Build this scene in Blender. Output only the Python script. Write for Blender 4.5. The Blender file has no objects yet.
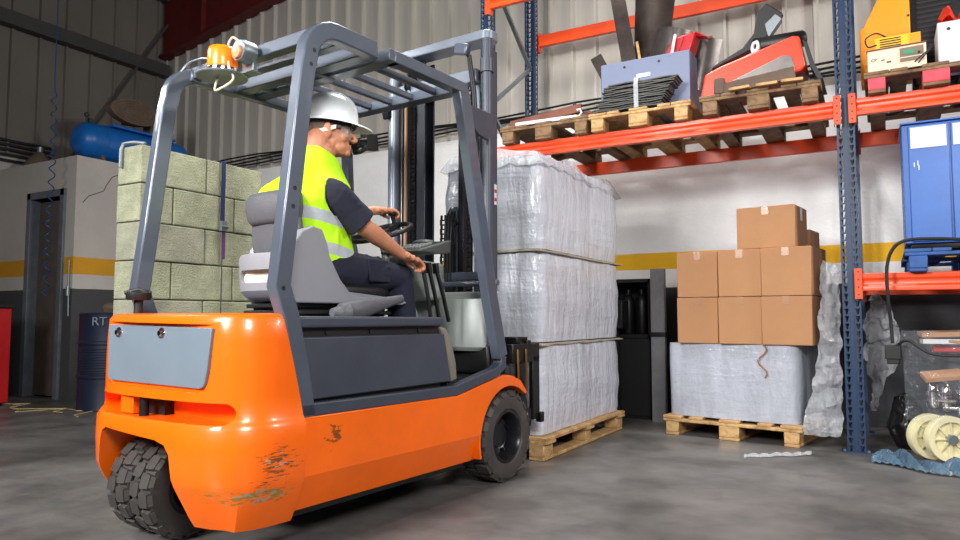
import bpy, bmesh, math, random
from mathutils import Vector, Matrix, Euler
random.seed(7)
PI = math.pi
SC = bpy.context.scene
COL = SC.collection
V = Vector

# ------------------------------------------------------------------ materials
def _lin(c):
    return tuple((x/12.92 if x <= .04045 else ((x+.055)/1.055)**2.4) for x in c)

def rgb(r, g, b):
    return _lin((r/255, g/255, b/255)) + (1.0,)

def curve_pts(P, n=6):
    """smooth path through the given points"""
    P = [V(p) for p in P]; Q = [P[0]*2-P[1]]+P+[P[-1]*2-P[-2]]; out = []
    for i in range(1, len(Q)-2):
        a, b, c, d = Q[i-1:i+3]
        for k in range(n):
            t = k/n; out.append(.5*((2*b)+(c-a)*t+(2*a-5*b+4*c-d)*t*t+(3*b-a-3*c+d)*t**3))
    return out+[P[-1]]

def mat(name, col, rough=.5, metal=0., var=.0, vscale=6., bump=0., bscale=40., col2=None, stretch=None,
        coat=0., alpha=1., trans=0., emis=None, estr=0., dirt=0., dcol=(60, 50, 40), dscale=9., spec=.5, sub=0.):
    """principled material with procedural colour variation, dirt spots and bump"""
    m = bpy.data.materials.new(name); m.use_nodes = True
    nt = m.node_tree; N = nt.nodes; L = nt.links; N.clear()
    out = N.new('ShaderNodeOutputMaterial'); p = N.new('ShaderNodeBsdfPrincipled')
    L.new(p.outputs[0], out.inputs[0])
    p.inputs['Roughness'].default_value = rough; p.inputs['Metallic'].default_value = metal
    p.inputs['Coat Weight'].default_value = coat; p.inputs['Alpha'].default_value = alpha
    p.inputs['Transmission Weight'].default_value = trans
    p.inputs['Specular IOR Level'].default_value = spec
    if sub:
        p.inputs['Subsurface Weight'].default_value = sub
        p.inputs['Subsurface Radius'].default_value = (.02, .008, .005)
        p.inputs['Subsurface Scale'].default_value = .5
    if emis:
        p.inputs['Emission Color'].default_value = rgb(*emis); p.inputs['Emission Strength'].default_value = estr
    base = rgb(*col)
    tc = N.new('ShaderNodeTexCoord'); mp = N.new('ShaderNodeMapping')
    L.new(tc.outputs['Object'], mp.inputs[0])
    if stretch: mp.inputs['Scale'].default_value = stretch
    last = None
    if var or col2:
        n = N.new('ShaderNodeTexNoise'); n.inputs['Scale'].default_value = vscale; n.inputs['Detail'].default_value = 6
        n.inputs['Roughness'].default_value = .65
        L.new(mp.outputs[0], n.inputs['Vector'])
        r = N.new('ShaderNodeValToRGB')
        c2 = rgb(*col2) if col2 else tuple(x*(1-var) for x in base[:3]) + (1,)
        c1 = base if col2 else tuple(min(1, x*(1+var*.6)) for x in base[:3]) + (1,)
        r.color_ramp.elements[0].position = .35; r.color_ramp.elements[1].position = .65
        r.color_ramp.elements[0].color = c2; r.color_ramp.elements[1].color = c1
        L.new(n.outputs['Fac'], r.inputs[0]); last = r.outputs[0]
    if dirt:
        n2 = N.new('ShaderNodeTexNoise'); n2.inputs['Scale'].default_value = dscale; n2.inputs['Detail'].default_value = 9
        n2.inputs['Roughness'].default_value = .75
        L.new(mp.outputs[0], n2.inputs['Vector'])
        r2 = N.new('ShaderNodeValToRGB'); r2.color_ramp.elements[0].position = .72-dirt*.25
        r2.color_ramp.elements[1].position = .76-dirt*.18
        r2.color_ramp.elements[0].color = (0, 0, 0, 1); r2.color_ramp.elements[1].color = (1, 1, 1, 1)
        L.new(n2.outputs['Fac'], r2.inputs[0])
        mx = N.new('ShaderNodeMix'); mx.data_type = 'RGBA'
        L.new(r2.outputs[0], mx.inputs[0])
        if last: L.new(last, mx.inputs[6])
        else: mx.inputs[6].default_value = base
        mx.inputs[7].default_value = rgb(*dcol); last = mx.outputs[2]
    if last: L.new(last, p.inputs['Base Color'])
    else: p.inputs['Base Color'].default_value = base
    if bump:
        n3 = N.new('ShaderNodeTexNoise'); n3.inputs['Scale'].default_value = bscale; n3.inputs['Detail'].default_value = 5
        L.new(mp.outputs[0], n3.inputs['Vector'])
        b = N.new('ShaderNodeBump'); b.inputs['Strength'].default_value = min(1, bump); b.inputs['Distance'].default_value = .01*max(1, bump)
        L.new(n3.outputs['Fac'], b.inputs['Height']); L.new(b.outputs[0], p.inputs['Normal'])
    return m

def orange_mat(name='orange_paint', wear=True):
    m = mat(name, (250, 106, 8), .28, var=.08, vscale=3, coat=.25, bump=.08, bscale=25)
    nt = m.node_tree; N = nt.nodes; L = nt.links
    p = [n for n in N if n.type == 'BSDF_PRINCIPLED'][0]
    src = p.inputs['Base Color'].links[0].from_socket
    tc = N.new('ShaderNodeTexCoord')
    def blob(center, size, inner=.25):      # scuffed zone of the paint, in the truck's own coordinates
        mp = N.new('ShaderNodeMapping'); mp.vector_type = 'TEXTURE'
        mp.inputs['Location'].default_value = center; mp.inputs['Scale'].default_value = size
        L.new(tc.outputs['Object'], mp.inputs[0])
        ln = N.new('ShaderNodeVectorMath'); ln.operation = 'LENGTH'; L.new(mp.outputs[0], ln.inputs[0])
        mr = N.new('ShaderNodeMapRange'); mr.inputs['From Min'].default_value = inner; mr.inputs['From Max'].default_value = 1.
        mr.inputs['To Min'].default_value = 1.; mr.inputs['To Max'].default_value = 0.
        L.new(ln.outputs['Value'], mr.inputs['Value']); return mr.outputs[0]
    def scratch(scale, stretch, thr, zone, colr, cur):
        mp = N.new('ShaderNodeMapping'); mp.inputs['Scale'].default_value = stretch
        L.new(tc.outputs['Object'], mp.inputs[0])
        n = N.new('ShaderNodeTexNoise'); n.inputs['Scale'].default_value = scale; n.inputs['Detail'].default_value = 8
        n.inputs['Roughness'].default_value = .7
        L.new(mp.outputs[0], n.inputs['Vector'])
        a = N.new('ShaderNodeMath'); a.operation = 'MULTIPLY_ADD'; a.inputs[1].default_value = .32
        L.new(zone, a.inputs[0]); L.new(n.outputs['Fac'], a.inputs[2])
        r = N.new('ShaderNodeMapRange'); r.inputs['From Min'].default_value = thr; r.inputs['From Max'].default_value = thr+.04
        L.new(a.outputs[0], r.inputs['Value'])
        mx = N.new('ShaderNodeMix'); mx.data_type = 'RGBA'
        L.new(r.outputs[0], mx.inputs[0]); L.new(cur, mx.inputs[6]); mx.inputs[7].default_value = rgb(*colr)
        return mx.outputs[2]
    cur = src
    z1 = blob((.47, -1.52, .36), (.2, .22, .17), .2); z2 = blob((.42, -1.56, .25), (.45, .28, .07), .3)
    z3 = blob((.5, -1.25, .42), (.05, .16, .12), .2); z4 = blob((.5, -.12, .32), (.06, .14, .14), .4)
    z5 = blob((.48, -1.5, .87), (.1, .15, .05), .1)
    cur = scratch(13, (1, 1, 7), .79, z1, (126, 66, 18), cur)
    cur = scratch(22, (1, 1, 3), .78, z2, (150, 112, 40), cur)
    cur = scratch(30, (1, 1, 2), .84, z2, (150, 140, 122), cur)
    cur = scratch(24, (1, 1, 5), .85, z1, (196, 165, 140), cur)
    cur = scratch(16, (1, 1, 2), .82, z3, (130, 70, 25), cur)
    cur = scratch(15, (1, 1, 2), .80, z4, (205, 90, 20), cur)
    cur = scratch(20, (1, 1, 3), .83, z5, (185, 160, 130), cur)
    L.new(cur, p.inputs['Base Color'])
    return m

def wrap_mat(name, col, alpha=1., bstr=.6, sx=(9, 9, 1.2), rough=.22, lines=.3):
    """stretch film: glossy, wrinkled in long folds, paper edges showing through as faint lines"""
    m = mat(name, col, rough, coat=.3, alpha=alpha, var=.13, vscale=2.2, stretch=sx)
    nt = m.node_tree; N = nt.nodes; L = nt.links
    p = [n for n in N if n.type == 'BSDF_PRINCIPLED'][0]
    tc = N.new('ShaderNodeTexCoord')
    hs = None
    for sc, st, w in ((3.2, (1.3, 1.3, .28), 1.), (9, (1, 1, .35), .5), (26, (1.2, 1.2, .8), .22), (5, (.4, .4, 2.2), .35)):
        mp = N.new('ShaderNodeMapping'); mp.inputs['Scale'].default_value = st
        mp.inputs['Rotation'].default_value = (0, .25*w, .3)
        L.new(tc.outputs['Object'], mp.inputs[0])
        n = N.new('ShaderNodeTexNoise'); n.inputs['Scale'].default_value = sc; n.inputs['Detail'].default_value = 3
        n.inputs['Distortion'].default_value = 1.2
        L.new(mp.outputs[0], n.inputs['Vector'])
        a = N.new('ShaderNodeMath'); a.operation = 'MULTIPLY'; a.inputs[1].default_value = w; L.new(n.outputs['Fac'], a.inputs[0])
        if hs is None: hs = a.outputs[0]
        else:
            b = N.new('ShaderNodeMath'); b.operation = 'ADD'; L.new(hs, b.inputs[0]); L.new(a.outputs[0], b.inputs[1]); hs = b.outputs[0]
    if lines:
        wv = N.new('ShaderNodeTexWave'); wv.bands_direction = 'Z'; wv.inputs['Scale'].default_value = 16; wv.inputs['Distortion'].default_value = .6
        L.new(tc.outputs['Object'], wv.inputs['Vector'])
        a = N.new('ShaderNodeMath'); a.operation = 'MULTIPLY_ADD'; a.inputs[1].default_value = lines*.02
        L.new(wv.outputs['Fac'], a.inputs[0]); L.new(hs, a.inputs[2]); hs = a.outputs[0]
    bm_ = N.new('ShaderNodeBump'); bm_.inputs['Strength'].default_value = bstr; bm_.inputs['Distance'].default_value = .045
    L.new(hs, bm_.inputs['Height']); L.new(bm_.outputs[0], p.inputs['Normal'])
    return m

def striped_wall(name, zs, cols, rough=.75, bump=.35):
    """painted masonry: horizontal colour bands by height (object z), stains on top"""
    m = mat(name, (200, 200, 200), rough, bump=bump, bscale=30)
    nt = m.node_tree; N = nt.nodes; L = nt.links
    p = [n for n in N if n.type == 'BSDF_PRINCIPLED'][0]
    tc = N.new('ShaderNodeTexCoord'); sp = N.new('ShaderNodeSeparateXYZ'); L.new(tc.outputs['Object'], sp.inputs[0])
    nz = N.new('ShaderNodeTexNoise'); nz.inputs['Scale'].default_value = 5; L.new(tc.outputs['Object'], nz.inputs['Vector'])
    wob = N.new('ShaderNodeMath'); wob.operation = 'MULTIPLY_ADD'; wob.inputs[1].default_value = .012
    L.new(nz.outputs['Fac'], wob.inputs[0]); L.new(sp.outputs['Z'], wob.inputs[2])
    mr = N.new('ShaderNodeMath'); mr.operation = 'DIVIDE'; mr.inputs[1].default_value = 4.
    L.new(wob.outputs[0], mr.inputs[0])
    r = N.new('ShaderNodeValToRGB'); r.color_ramp.interpolation = 'CONSTANT'
    els = r.color_ramp.elements
    els[0].position = 0; els[0].color = rgb(*cols[0]); els[1].position = zs[0]/4; els[1].color = rgb(*cols[1])
    for z, c in zip(zs[1:], cols[2:]):
        e = els.new(z/4); e.color = rgb(*c)
    L.new(mr.outputs[0], r.inputs[0])
    n = N.new('ShaderNodeTexNoise'); n.inputs['Scale'].default_value = 1.4; n.inputs['Detail'].default_value = 10; n.inputs['Roughness'].default_value = .7
    L.new(tc.outputs['Object'], n.inputs['Vector'])
    r2 = N.new('ShaderNodeMapRange'); r2.inputs['From Min'].default_value = .3; r2.inputs['From Max'].default_value = .7
    r2.inputs['To Min'].default_value = .84; r2.inputs['To Max'].default_value = 1.03
    L.new(n.outputs['Fac'], r2.inputs['Value'])
    mx = N.new('ShaderNodeMix'); mx.data_type = 'RGBA'; mx.blend_type = 'MULTIPLY'; mx.inputs[0].default_value = 1
    L.new(r.outputs[0], mx.inputs[6]); L.new(r2.outputs[0], mx.inputs[7]); L.new(mx.outputs[2], p.inputs['Base Color'])
    return m

def wood_mat(name, col, col2, sc=3.):
    m = mat(name, col, .75, col2=col2, vscale=sc, stretch=(3, 3, 3), bump=.4, bscale=30, dirt=.25, dcol=(70, 52, 36), dscale=6)
    nt = m.node_tree; N = nt.nodes; L = nt.links
    p = [n for n in N if n.type == 'BSDF_PRINCIPLED'][0]; src = p.inputs['Base Color'].links[0].from_socket
    tc = N.new('ShaderNodeTexCoord'); w = N.new('ShaderNodeTexWave'); w.wave_type = 'RINGS'; w.inputs['Scale'].default_value = 14
    w.inputs['Distortion'].default_value = 9; w.inputs['Detail Scale'].default_value = .6
    L.new(tc.outputs['Object'], w.inputs['Vector'])
    mr = N.new('ShaderNodeMapRange'); mr.inputs['To Min'].default_value = .75; mr.inputs['To Max'].default_value = 1.05
    L.new(w.outputs['Fac'], mr.inputs['Value'])
    mx = N.new('ShaderNodeMix'); mx.data_type = 'RGBA'; mx.blend_type = 'MULTIPLY'; mx.inputs[0].default_value = 1
    L.new(src, mx.inputs[6]); L.new(mr.outputs[0], mx.inputs[7]); L.new(mx.outputs[2], p.inputs['Base Color'])
    return m

M = {}
M['orange'] = orange_mat()
M['slate'] = mat('slate_paint', (62, 67, 80), .42, var=.12, vscale=4, bump=.05)
M['slate_dk'] = mat('dark_slate_paint', (56, 60, 76), .45, var=.1)
M['panel_grey'] = mat('grey_panel_paint', (112, 124, 136), .38, var=.07, vscale=3, dirt=.08, dcol=(150, 150, 152))
M['guard'] = mat('guard_paint', (86, 94, 108), .3, metal=.2, var=.1, vscale=5, coat=.3)
M['steel'] = mat('highlight_steel', (150, 155, 162), .35, metal=.85, var=.15, bump=.05)
M['mast_grey'] = mat('mast_grey_paint', (124, 132, 145), .35, metal=.3, var=.12, vscale=7, dirt=.1, dcol=(70, 70, 74))
M['mast_dark'] = mat('greased_dark_steel', (38, 40, 48), .38, metal=.5, var=.2)
M['black'] = mat('black_plastic', (20, 20, 22), .5, var=.15)
M['black_metal'] = mat('black_iron', (24, 24, 26), .42, metal=.4, var=.2, bump=.1)
M['chrome'] = mat('chrome', (210, 210, 215), .12, metal=1.)
M['rubber'] = mat('tyre_rubber', (66, 62, 60), .55, var=.25, vscale=9, bump=.15, bscale=60, dirt=.12, dcol=(95, 88, 80))
M['rim_black'] = mat('wheel_rim_black', (40, 41, 45), .3, metal=.5, var=.2)
M['seat_grey'] = mat('seat_shell_grey', (140, 141, 148), .4, var=.06, vscale=3, bump=.08, bscale=120)
M['seat_dark'] = mat('seat_cushion_grey', (92, 93, 98), .6, var=.12, bump=.2, bscale=90)
M['cream'] = mat('cream_plastic', (226, 220, 200), .4, var=.05)
M['tan'] = mat('tan_grey_plastic', (122, 118, 106), .6, var=.15, bump=.25, bscale=120)
M['cowl'] = mat('cowl_grey_paint', (152, 158, 156), .4, var=.08, vscale=4, bump=.06)
M['display'] = mat('display_housing', (68, 72, 70), .5, var=.1)
M['lcd'] = mat('display_face', (62, 68, 60), .25)
M['amber'] = mat('amber_lens', (255, 125, 5), .3, emis=(255, 110, 0), estr=.35, coat=.2)
M['amber_core'] = mat('amber_core', (255, 200, 110), .2, emis=(255, 190, 90), estr=3.)
M['skin'] = mat('skin', (196, 132, 100), .5, var=.12, vscale=9, sub=.12, bump=.1, bscale=90)
M['hair'] = mat('cropped_hair', (120, 100, 88), .8, var=.3, vscale=60, bump=.5, bscale=200)
M['hivis'] = mat('hivis_yellow_fabric', (188, 246, 14), .7, var=.08, vscale=4, bump=.9, bscale=11, emis=(190, 255, 0), estr=.0)
M['reflect'] = mat('reflective_tape', (176, 180, 184), .35, metal=.3, var=.1)
M['navy'] = mat('navy_cotton', (24, 27, 48), .85, var=.3, vscale=6, bump=.6, bscale=16)
M['navy_t'] = mat('navy_knit', (24, 26, 44), .9, var=.25, vscale=6, bump=.5, bscale=18)
M['hat'] = mat('white_hard_hat', (236, 240, 244), .16, coat=.5)
M['strap_w'] = mat('white_elastic', (225, 215, 205), .7)
M['lens'] = mat('clear_goggle_lens', (200, 205, 210), .05, alpha=.14, coat=.2)
M['rack_blue'] = mat('rack_blue_paint', (24, 50, 82), .38, var=.2, vscale=9, dirt=.12, dcol=(110, 112, 115))
M['rack_orange'] = mat('rack_orange_paint', (238, 78, 28), .35, var=.1, vscale=4, dirt=.1, dcol=(150, 60, 35))
M['galv'] = mat('galvanised_steel', (142, 150, 156), .4, metal=.7, var=.15)
M['wood'] = wood_mat('pallet_wood', (208, 172, 120), (160, 116, 68))
M['wood_old'] = wood_mat('old_pallet_wood', (150, 118, 84), (96, 70, 48))
M['wood_blue'] = mat('blue_painted_wood', (40, 84, 150), .6, var=.3, vscale=8, dirt=.2, dcol=(30, 36, 50))
M['pink'] = mat('pink_sprayed_wood', (240, 78, 92), .7, var=.25, vscale=10, dirt=.2, dcol=(190, 120, 90))
M['card'] = mat('cardboard', (168, 122, 84), .8, var=.08, vscale=2.5, bump=.08, bscale=60)
M['tape'] = mat('parcel_tape', (160, 116, 80), .25, coat=.3)
M['white_tape'] = mat('white_label', (225, 222, 215), .5)
M['wrap'] = wrap_mat('stretch_film_on_reams', (200, 203, 214))
M['wrap2'] = wrap_mat('stretch_film_on_pallet_load', (172, 176, 188), sx=(4, 4, 1), bstr=.35, lines=.25)
M['film'] = wrap_mat('clear_loose_film', (225, 228, 235), alpha=.42, bstr=1., rough=.08, lines=0)
M['film_thin'] = wrap_mat('thin_clear_film', (200, 205, 215), alpha=.09, bstr=.7, rough=.15, lines=0)
M['film_blue'] = wrap_mat('blue_plastic_film', (105, 138, 165), alpha=.85, bstr=.9, rough=.2, lines=0)
M['metal_sheet'] = mat('rusty_sheet_steel', (98, 88, 84), .45, metal=.6, col2=(66, 54, 50), vscale=3, bump=.1)
M['metal_grey'] = mat('bare_sheet_steel', (128, 122, 120), .35, metal=.7, var=.2)
M['red'] = mat('red_paint', (186, 26, 34), .35, var=.15, vscale=3, coat=.2)
M['bright_red'] = mat('orange_red_paint', (240, 66, 36), .35, var=.08, coat=.3, dirt=.08, dcol=(150, 60, 40))
M['rust'] = mat('rust_brown_iron', (112, 66, 50), .7, var=.3, bump=.3)
M['bin_blue'] = mat('grey_blue_plastic', (112, 122, 150), .45, var=.08, vscale=2)
M['mat_black'] = mat('dark_rubber_mat', (78, 77, 74), .6, var=.4, vscale=12, dirt=.3, dcol=(125, 112, 92), dscale=7)
M['cab_blue'] = mat('cabinet_blue_paint', (44, 98, 178), .38, var=.12, vscale=2.5, bump=.05, dirt=.05, dcol=(150, 180, 210))
M['white_paint'] = mat('white_paint', (208, 211, 216), .45, var=.08, vscale=3, dirt=.12, dcol=(150, 140, 130))
M['charger'] = mat('charger_cream_paint', (222, 208, 184), .45, var=.06, dirt=.1, dcol=(150, 110, 80))
M['yellow'] = mat('yellow_paint', (246, 190, 22), .4, var=.08)
M['orange_sheet'] = mat('amber_orange_panel', (252, 152, 10), .4, var=.06, vscale=2)
M['taupe'] = mat('taupe_panel', (128, 108, 88), .5)
M['green_led'] = mat('green_window', (60, 150, 120), .3)
M['comp_blue'] = mat('compressor_blue', (20, 100, 180), .35, var=.15, dirt=.15, dcol=(90, 70, 55), dscale=3)
M['dust'] = mat('dusty_brown_metal', (96, 80, 68), .8, var=.25, bump=.3)
M['cream_nylon'] = mat('cream_nylon', (228, 220, 178), .35, var=.06)
M['hose_blue'] = mat('blue_hose', (24, 64, 112), .4)
M['drum'] = mat('dark_blue_drum', (26, 34, 56), .45, var=.2)
M['cord'] = mat('beige_cord', (190, 168, 120), .7)
M['twine'] = mat('brown_twine', (140, 104, 66), .8)
M['block'] = mat('concrete_block', (164, 167, 140), .92, var=.22, vscale=8, bump=1., bscale=90, dirt=.2, dcol=(120, 118, 98), dscale=28)
M['block_burnt'] = mat('sooty_concrete_block', (158, 158, 138), .92, var=.3, vscale=4, bump=.8, bscale=90, dirt=.3, dcol=(84, 74, 66), dscale=5)
M['strap_blue'] = mat('navy_webbing', (34, 44, 92), .7, var=.2)
M['strap_purple'] = mat('plum_webbing', (96, 60, 110), .7)
M['dark_iron'] = mat('dark_iron_paint', (46, 46, 52), .6, var=.3, vscale=5)
M['rafter_red'] = mat('oxide_red_paint', (92, 20, 18), .6, var=.2)
M['purlin'] = mat('purlin_grey', (66, 66, 66), .6, var=.15)
M['clad_dark'] = mat('brown_grey_cladding', (112, 106, 100), .6, var=.1, vscale=1.2, bump=.05)  # dark tone includes the weak light on the left wall, put into the colour
M['roof'] = mat('roof_sheet', (70, 68, 66), .7, var=.1)
M['lampwhite'] = mat('lamp_diffuser', (250, 250, 250), .5, emis=(255, 250, 240), estr=3.)
M['dado'] = mat('dado', (60, 60, 62), .7)

# ------------------------------------------------------------------ mesh builder
class MB:
    def __init__(s): s.bm = bmesh.new()
    def box(s, c, d, rot=None, taper=None):
        hx, hy, hz = d[0]/2, d[1]/2, d[2]/2; vs = []
        for z in (-hz, hz):
            k = taper if (taper and z > 0) else 1.
            for x, y in ((-hx, -hy), (hx, -hy), (hx, hy), (-hx, hy)):
                v = V((x*k, y*k, z))
                if rot: v.rotate(Euler(rot))
                vs.append(s.bm.verts.new(V(c)+v))
        for f in ((0, 3, 2, 1), (4, 5, 6, 7), (0, 1, 5, 4), (1, 2, 6, 5), (2, 3, 7, 6), (3, 0, 4, 7)):
            s.bm.faces.new([vs[i] for i in f])
        return s
    def bb(s, x0, x1, y0, y1, z0, z1): return s.box(((x0+x1)/2, (y0+y1)/2, (z0+z1)/2), (abs(x1-x0), abs(y1-y0), abs(z1-z0)))
    def tube(s, pts, r, seg=10, cap=True, squash=None):
        pts = [V(p) for p in pts]; rs = r if isinstance(r, (list, tuple)) else [r]*len(pts); rings = []
        t0 = (pts[1]-pts[0]).normalized(); ref = V((0, 0, 1)) if abs(t0.z) < .9 else V((1, 0, 0))
        u = t0.cross(ref).normalized()
        for i, p in enumerate(pts):
            if i == 0: t = pts[1]-pts[0]
            elif i == len(pts)-1: t = pts[-1]-pts[-2]
            else: t = (pts[i+1]-p).normalized()+(p-pts[i-1]).normalized()
            if t.length < 1e-9: t = t0
            t = t.normalized(); u = (u-t*u.dot(t)); u = u.normalized() if u.length > 1e-6 else t.orthogonal().normalized()
            w = t.cross(u)
            rings.append([s.bm.verts.new(p+(u*math.cos(a)+w*math.sin(a)*(squash or 1))*rs[i]) for a in [2*PI*k/seg for k in range(seg)]])
        for a, b in zip(rings, rings[1:]):
            for k in range(seg): s.bm.faces.new((a[k], a[(k+1) % seg], b[(k+1) % seg], b[k]))
        if cap: s.bm.faces.new(rings[0][::-1]); s.bm.faces.new(rings[-1])
        return s
    def cyl(s, p0, p1, r, r2=None, seg=20): return s.tube([p0, p1], [r, r if r2 is None else r2], seg)
    def sweep(s, pts, w, h, side=(1, 0, 0), closed=False):
        """rectangular bar along a path; side = direction of its width w"""
        pts = [V(p) for p in pts]; side = V(side).normalized(); rings = []
        for i, p in enumerate(pts):
            a = (pts[i]-pts[i-1]).normalized() if i else None; b = (pts[i+1]-p).normalized() if i < len(pts)-1 else None
            t = a if b is None else b if a is None else (a+b).normalized()
            n = side.cross(t).normalized(); k = 1.
            if a is not None and b is not None: k = 1/max(.5, t.dot(b))
            q = [p+side*(w/2)*sx+n*(h/2)*k*sn for sx, sn in ((-1, -1), (1, -1), (1, 1), (-1, 1))]
            rings.append([s.bm.verts.new(x) for x in q])
        for a, b in zip(rings, rings[1:]):
            for k in range(4): s.bm.faces.new((a[k], a[(k+1) % 4], b[(k+1) % 4], b[k]))
        s.bm.faces.new(rings[0][::-1]); s.bm.faces.new(rings[-1]); return s
    def prism(s, poly, axis, a, b):
        """polygon of 2-D points extruded along axis ('x': pts are (y,z); 'y': (x,z); 'z': (x,y))"""
        def P(u, v, w): return V((w, u, v)) if axis == 'x' else V((u, w, v)) if axis == 'y' else V((u, v, w))
        A = [s.bm.verts.new(P(u, v, a)) for u, v in poly]; B = [s.bm.verts.new(P(u, v, b)) for u, v in poly]
        n = len(poly)
        s.bm.faces.new(A[::-1]); s.bm.faces.new(B)
        for i in range(n): s.bm.faces.new((A[i], A[(i+1) % n], B[(i+1) % n], B[i]))
        return s
    def lathe(s, prof, c=(0, 0, 0), axis='z', seg=32, sx=1., sy=1.):
        """prof = list of (radius, height)"""
        rings = []
        for r, h in prof:
            ring = []
            for k in range(seg):
                a = 2*PI*k/seg; u, v = max(r, 1e-5)*math.cos(a)*sx, max(r, 1e-5)*math.sin(a)*sy
                p = V((u, v, h)) if axis == 'z' else V((h, u, v)) if axis == 'x' else V((v, h, u))
                ring.append(s.bm.verts.new(V(c)+p))
            rings.append(ring)
        for a, b in zip(rings, rings[1:]):
            for k in range(seg): s.bm.faces.new((a[k], a[(k+1) % seg], b[(k+1) % seg], b[k]))
        if prof[0] != prof[-1] and prof[0][0] > 1e-3 and prof[-1][0] > 1e-3:
            a, b = rings[-1], rings[0]
            for k in range(seg): s.bm.faces.new((a[k], a[(k+1) % seg], b[(k+1) % seg], b[k]))
        return s
    def ball(s, c, r, seg=16, rot=None):
        r = r if isinstance(r, (tuple, list)) else (r, r, r)
        mt = Matrix.Translation(V(c)) @ (Euler(rot).to_matrix().to_4x4() if rot else Matrix()) @ Matrix.Diagonal((*r, 1))
        bmesh.ops.create_uvsphere(s.bm, u_segments=seg, v_segments=max(6, seg//2), radius=1, matrix=mt); return s
    def loft(s, rings, cap=True, closed=True):
        R = [[s.bm.verts.new(V(p)) for p in r] for r in rings]; n = len(R[0])
        for a, b in zip(R, R[1:]):
            for k in range(n if closed else n-1): s.bm.faces.new((a[k], a[(k+1) % n], b[(k+1) % n], b[k]))
        if cap and closed: s.bm.faces.new(R[0][::-1]); s.bm.faces.new(R[-1])
        return s
    def sheet(s, grid, th=0):
        """grid of points -> surface; th gives it thickness"""
        R = [[s.bm.verts.new(V(p)) for p in r] for r in grid]; fs = []
        for a, b in zip(R, R[1:]):
            for k in range(len(a)-1): fs.append(s.bm.faces.new((a[k], a[k+1], b[k+1], b[k])))
        if th: bmesh.ops.solidify(s.bm, geom=fs, thickness=th)
        return s
    def xf(s, mtx): s.bm.transform(mtx); return s
    def mesh(s, name, smooth=35):
        bmesh.ops.recalc_face_normals(s.bm, faces=s.bm.faces)
        me = bpy.data.meshes.new(name); s.bm.to_mesh(me); s.bm.free()
        if smooth:
            me.polygons.foreach_set('use_smooth', [True]*len(me.polygons))
            me.set_sharp_from_angle(angle=math.radians(smooth))
        return me
    def build(s, name, m, parent=None, bevel=0, loc=None, rz=0, smooth=35, seg=2, rot=None):
        me = s.mesh(name, smooth)
        me.materials.append(M[m] if isinstance(m, str) else m)
        o = bpy.data.objects.new(name, me); COL.objects.link(o)
        if parent: o.parent = parent
        if loc: o.location = loc
        if rz: o.rotation_euler = (0, 0, rz)
        if rot: o.rotation_euler = rot
        if bevel:
            b = o.modifiers.new('bevel', 'BEVEL'); b.width = bevel; b.segments = seg; b.limit_method = 'ANGLE'; b.angle_limit = math.radians(35)
        return o

def tag(o, label=None, cat=None, group=None, kind=None):
    if label: o['label'] = label
    if cat: o['category'] = cat
    if group: o['group'] = group
    if kind: o['kind'] = kind
    return o

def thing(name, label, cat, loc=(0, 0, 0), rz=0, group=None, kind=None):
    o = bpy.data.objects.new(name, None); COL.objects.link(o); o.empty_display_size = .1
    o.location = loc; o.rotation_euler = (0, 0, rz); tag(o, label, cat, group, kind); return o

def dup(root, loc, rz=0, label=None, group=None):
    r = root.copy(); COL.objects.link(r); r.location = loc; r.rotation_euler = (0, 0, rz)
    if label: r['label'] = label
    if group: r['group'] = group
    for ch in [c for c in bpy.data.objects if c.parent == root]:
        c = ch.copy(); COL.objects.link(c); c.parent = r
        for g in [q for q in bpy.data.objects if q.parent == ch]:
            d = g.copy(); COL.objects.link(d); d.parent = c
    return r

def bake(o, mods):
    """apply modifiers by evaluating the object (no operators)"""
    dg = bpy.context.evaluated_depsgraph_get(); dg.update()
    me = bpy.data.meshes.new_from_object(o.evaluated_get(dg)); o.modifiers.clear(); o.data = me; return o

def cut(o, cutters):
    cs = []
    for mb in cutters:
        me = mb.mesh('cutter', 0); c = bpy.data.objects.new('cutter', me); COL.objects.link(c); cs.append(c)
        c.parent = o.parent
        b = o.modifiers.new('cut', 'BOOLEAN'); b.operation = 'DIFFERENCE'; b.solver = 'EXACT'; b.object = c
    bake(o, None)
    for c in cs: bpy.data.objects.remove(c)
    me = o.data
    me.polygons.foreach_set('use_smooth', [True]*len(me.polygons)); me.set_sharp_from_angle(angle=math.radians(30))
    return o

def text_mesh(txt, size, name, m, parent, loc, rot, ext=.0008):
    cu = bpy.data.curves.new(name, 'FONT'); cu.body = txt; cu.size = size; cu.extrude = ext; cu.align_x = 'CENTER'; cu.align_y = 'CENTER'
    t = bpy.data.objects.new(name, cu); COL.objects.link(t)
    dg = bpy.context.evaluated_depsgraph_get(); dg.update()
    me = bpy.data.meshes.new_from_object(t.evaluated_get(dg)); bpy.data.objects.remove(t)
    me.materials.clear(); me.materials.append(M[m])
    o = bpy.data.objects.new(name, me); COL.objects.link(o); o.parent = parent; o.location = loc; o.rotation_euler = rot
    return o
# ================================================================== camera, light, world
cam_d = bpy.data.cameras.new('camera'); cam = bpy.data.objects.new('camera', cam_d); COL.objects.link(cam)
cam_d.sensor_width = 36; cam_d.lens = 706/960*36; cam_d.clip_end = 100
cam.location = (0, 0, .88); cam.rotation_euler = (PI/2+math.atan(48/706), 0, math.radians(29.8))
SC.camera = cam
SC.view_settings.view_transform = 'Standard'; SC.view_settings.look = 'None'
SC.view_settings.exposure = 0.; SC.view_settings.gamma = 1.; SC.view_settings.use_curve_mapping = False
w = bpy.data.worlds.new('world'); SC.world = w; w.use_nodes = True
w.node_tree.nodes['Background'].inputs[0].default_value = (.75, .85, 1., 1); w.node_tree.nodes['Background'].inputs[1].default_value = .11

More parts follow.
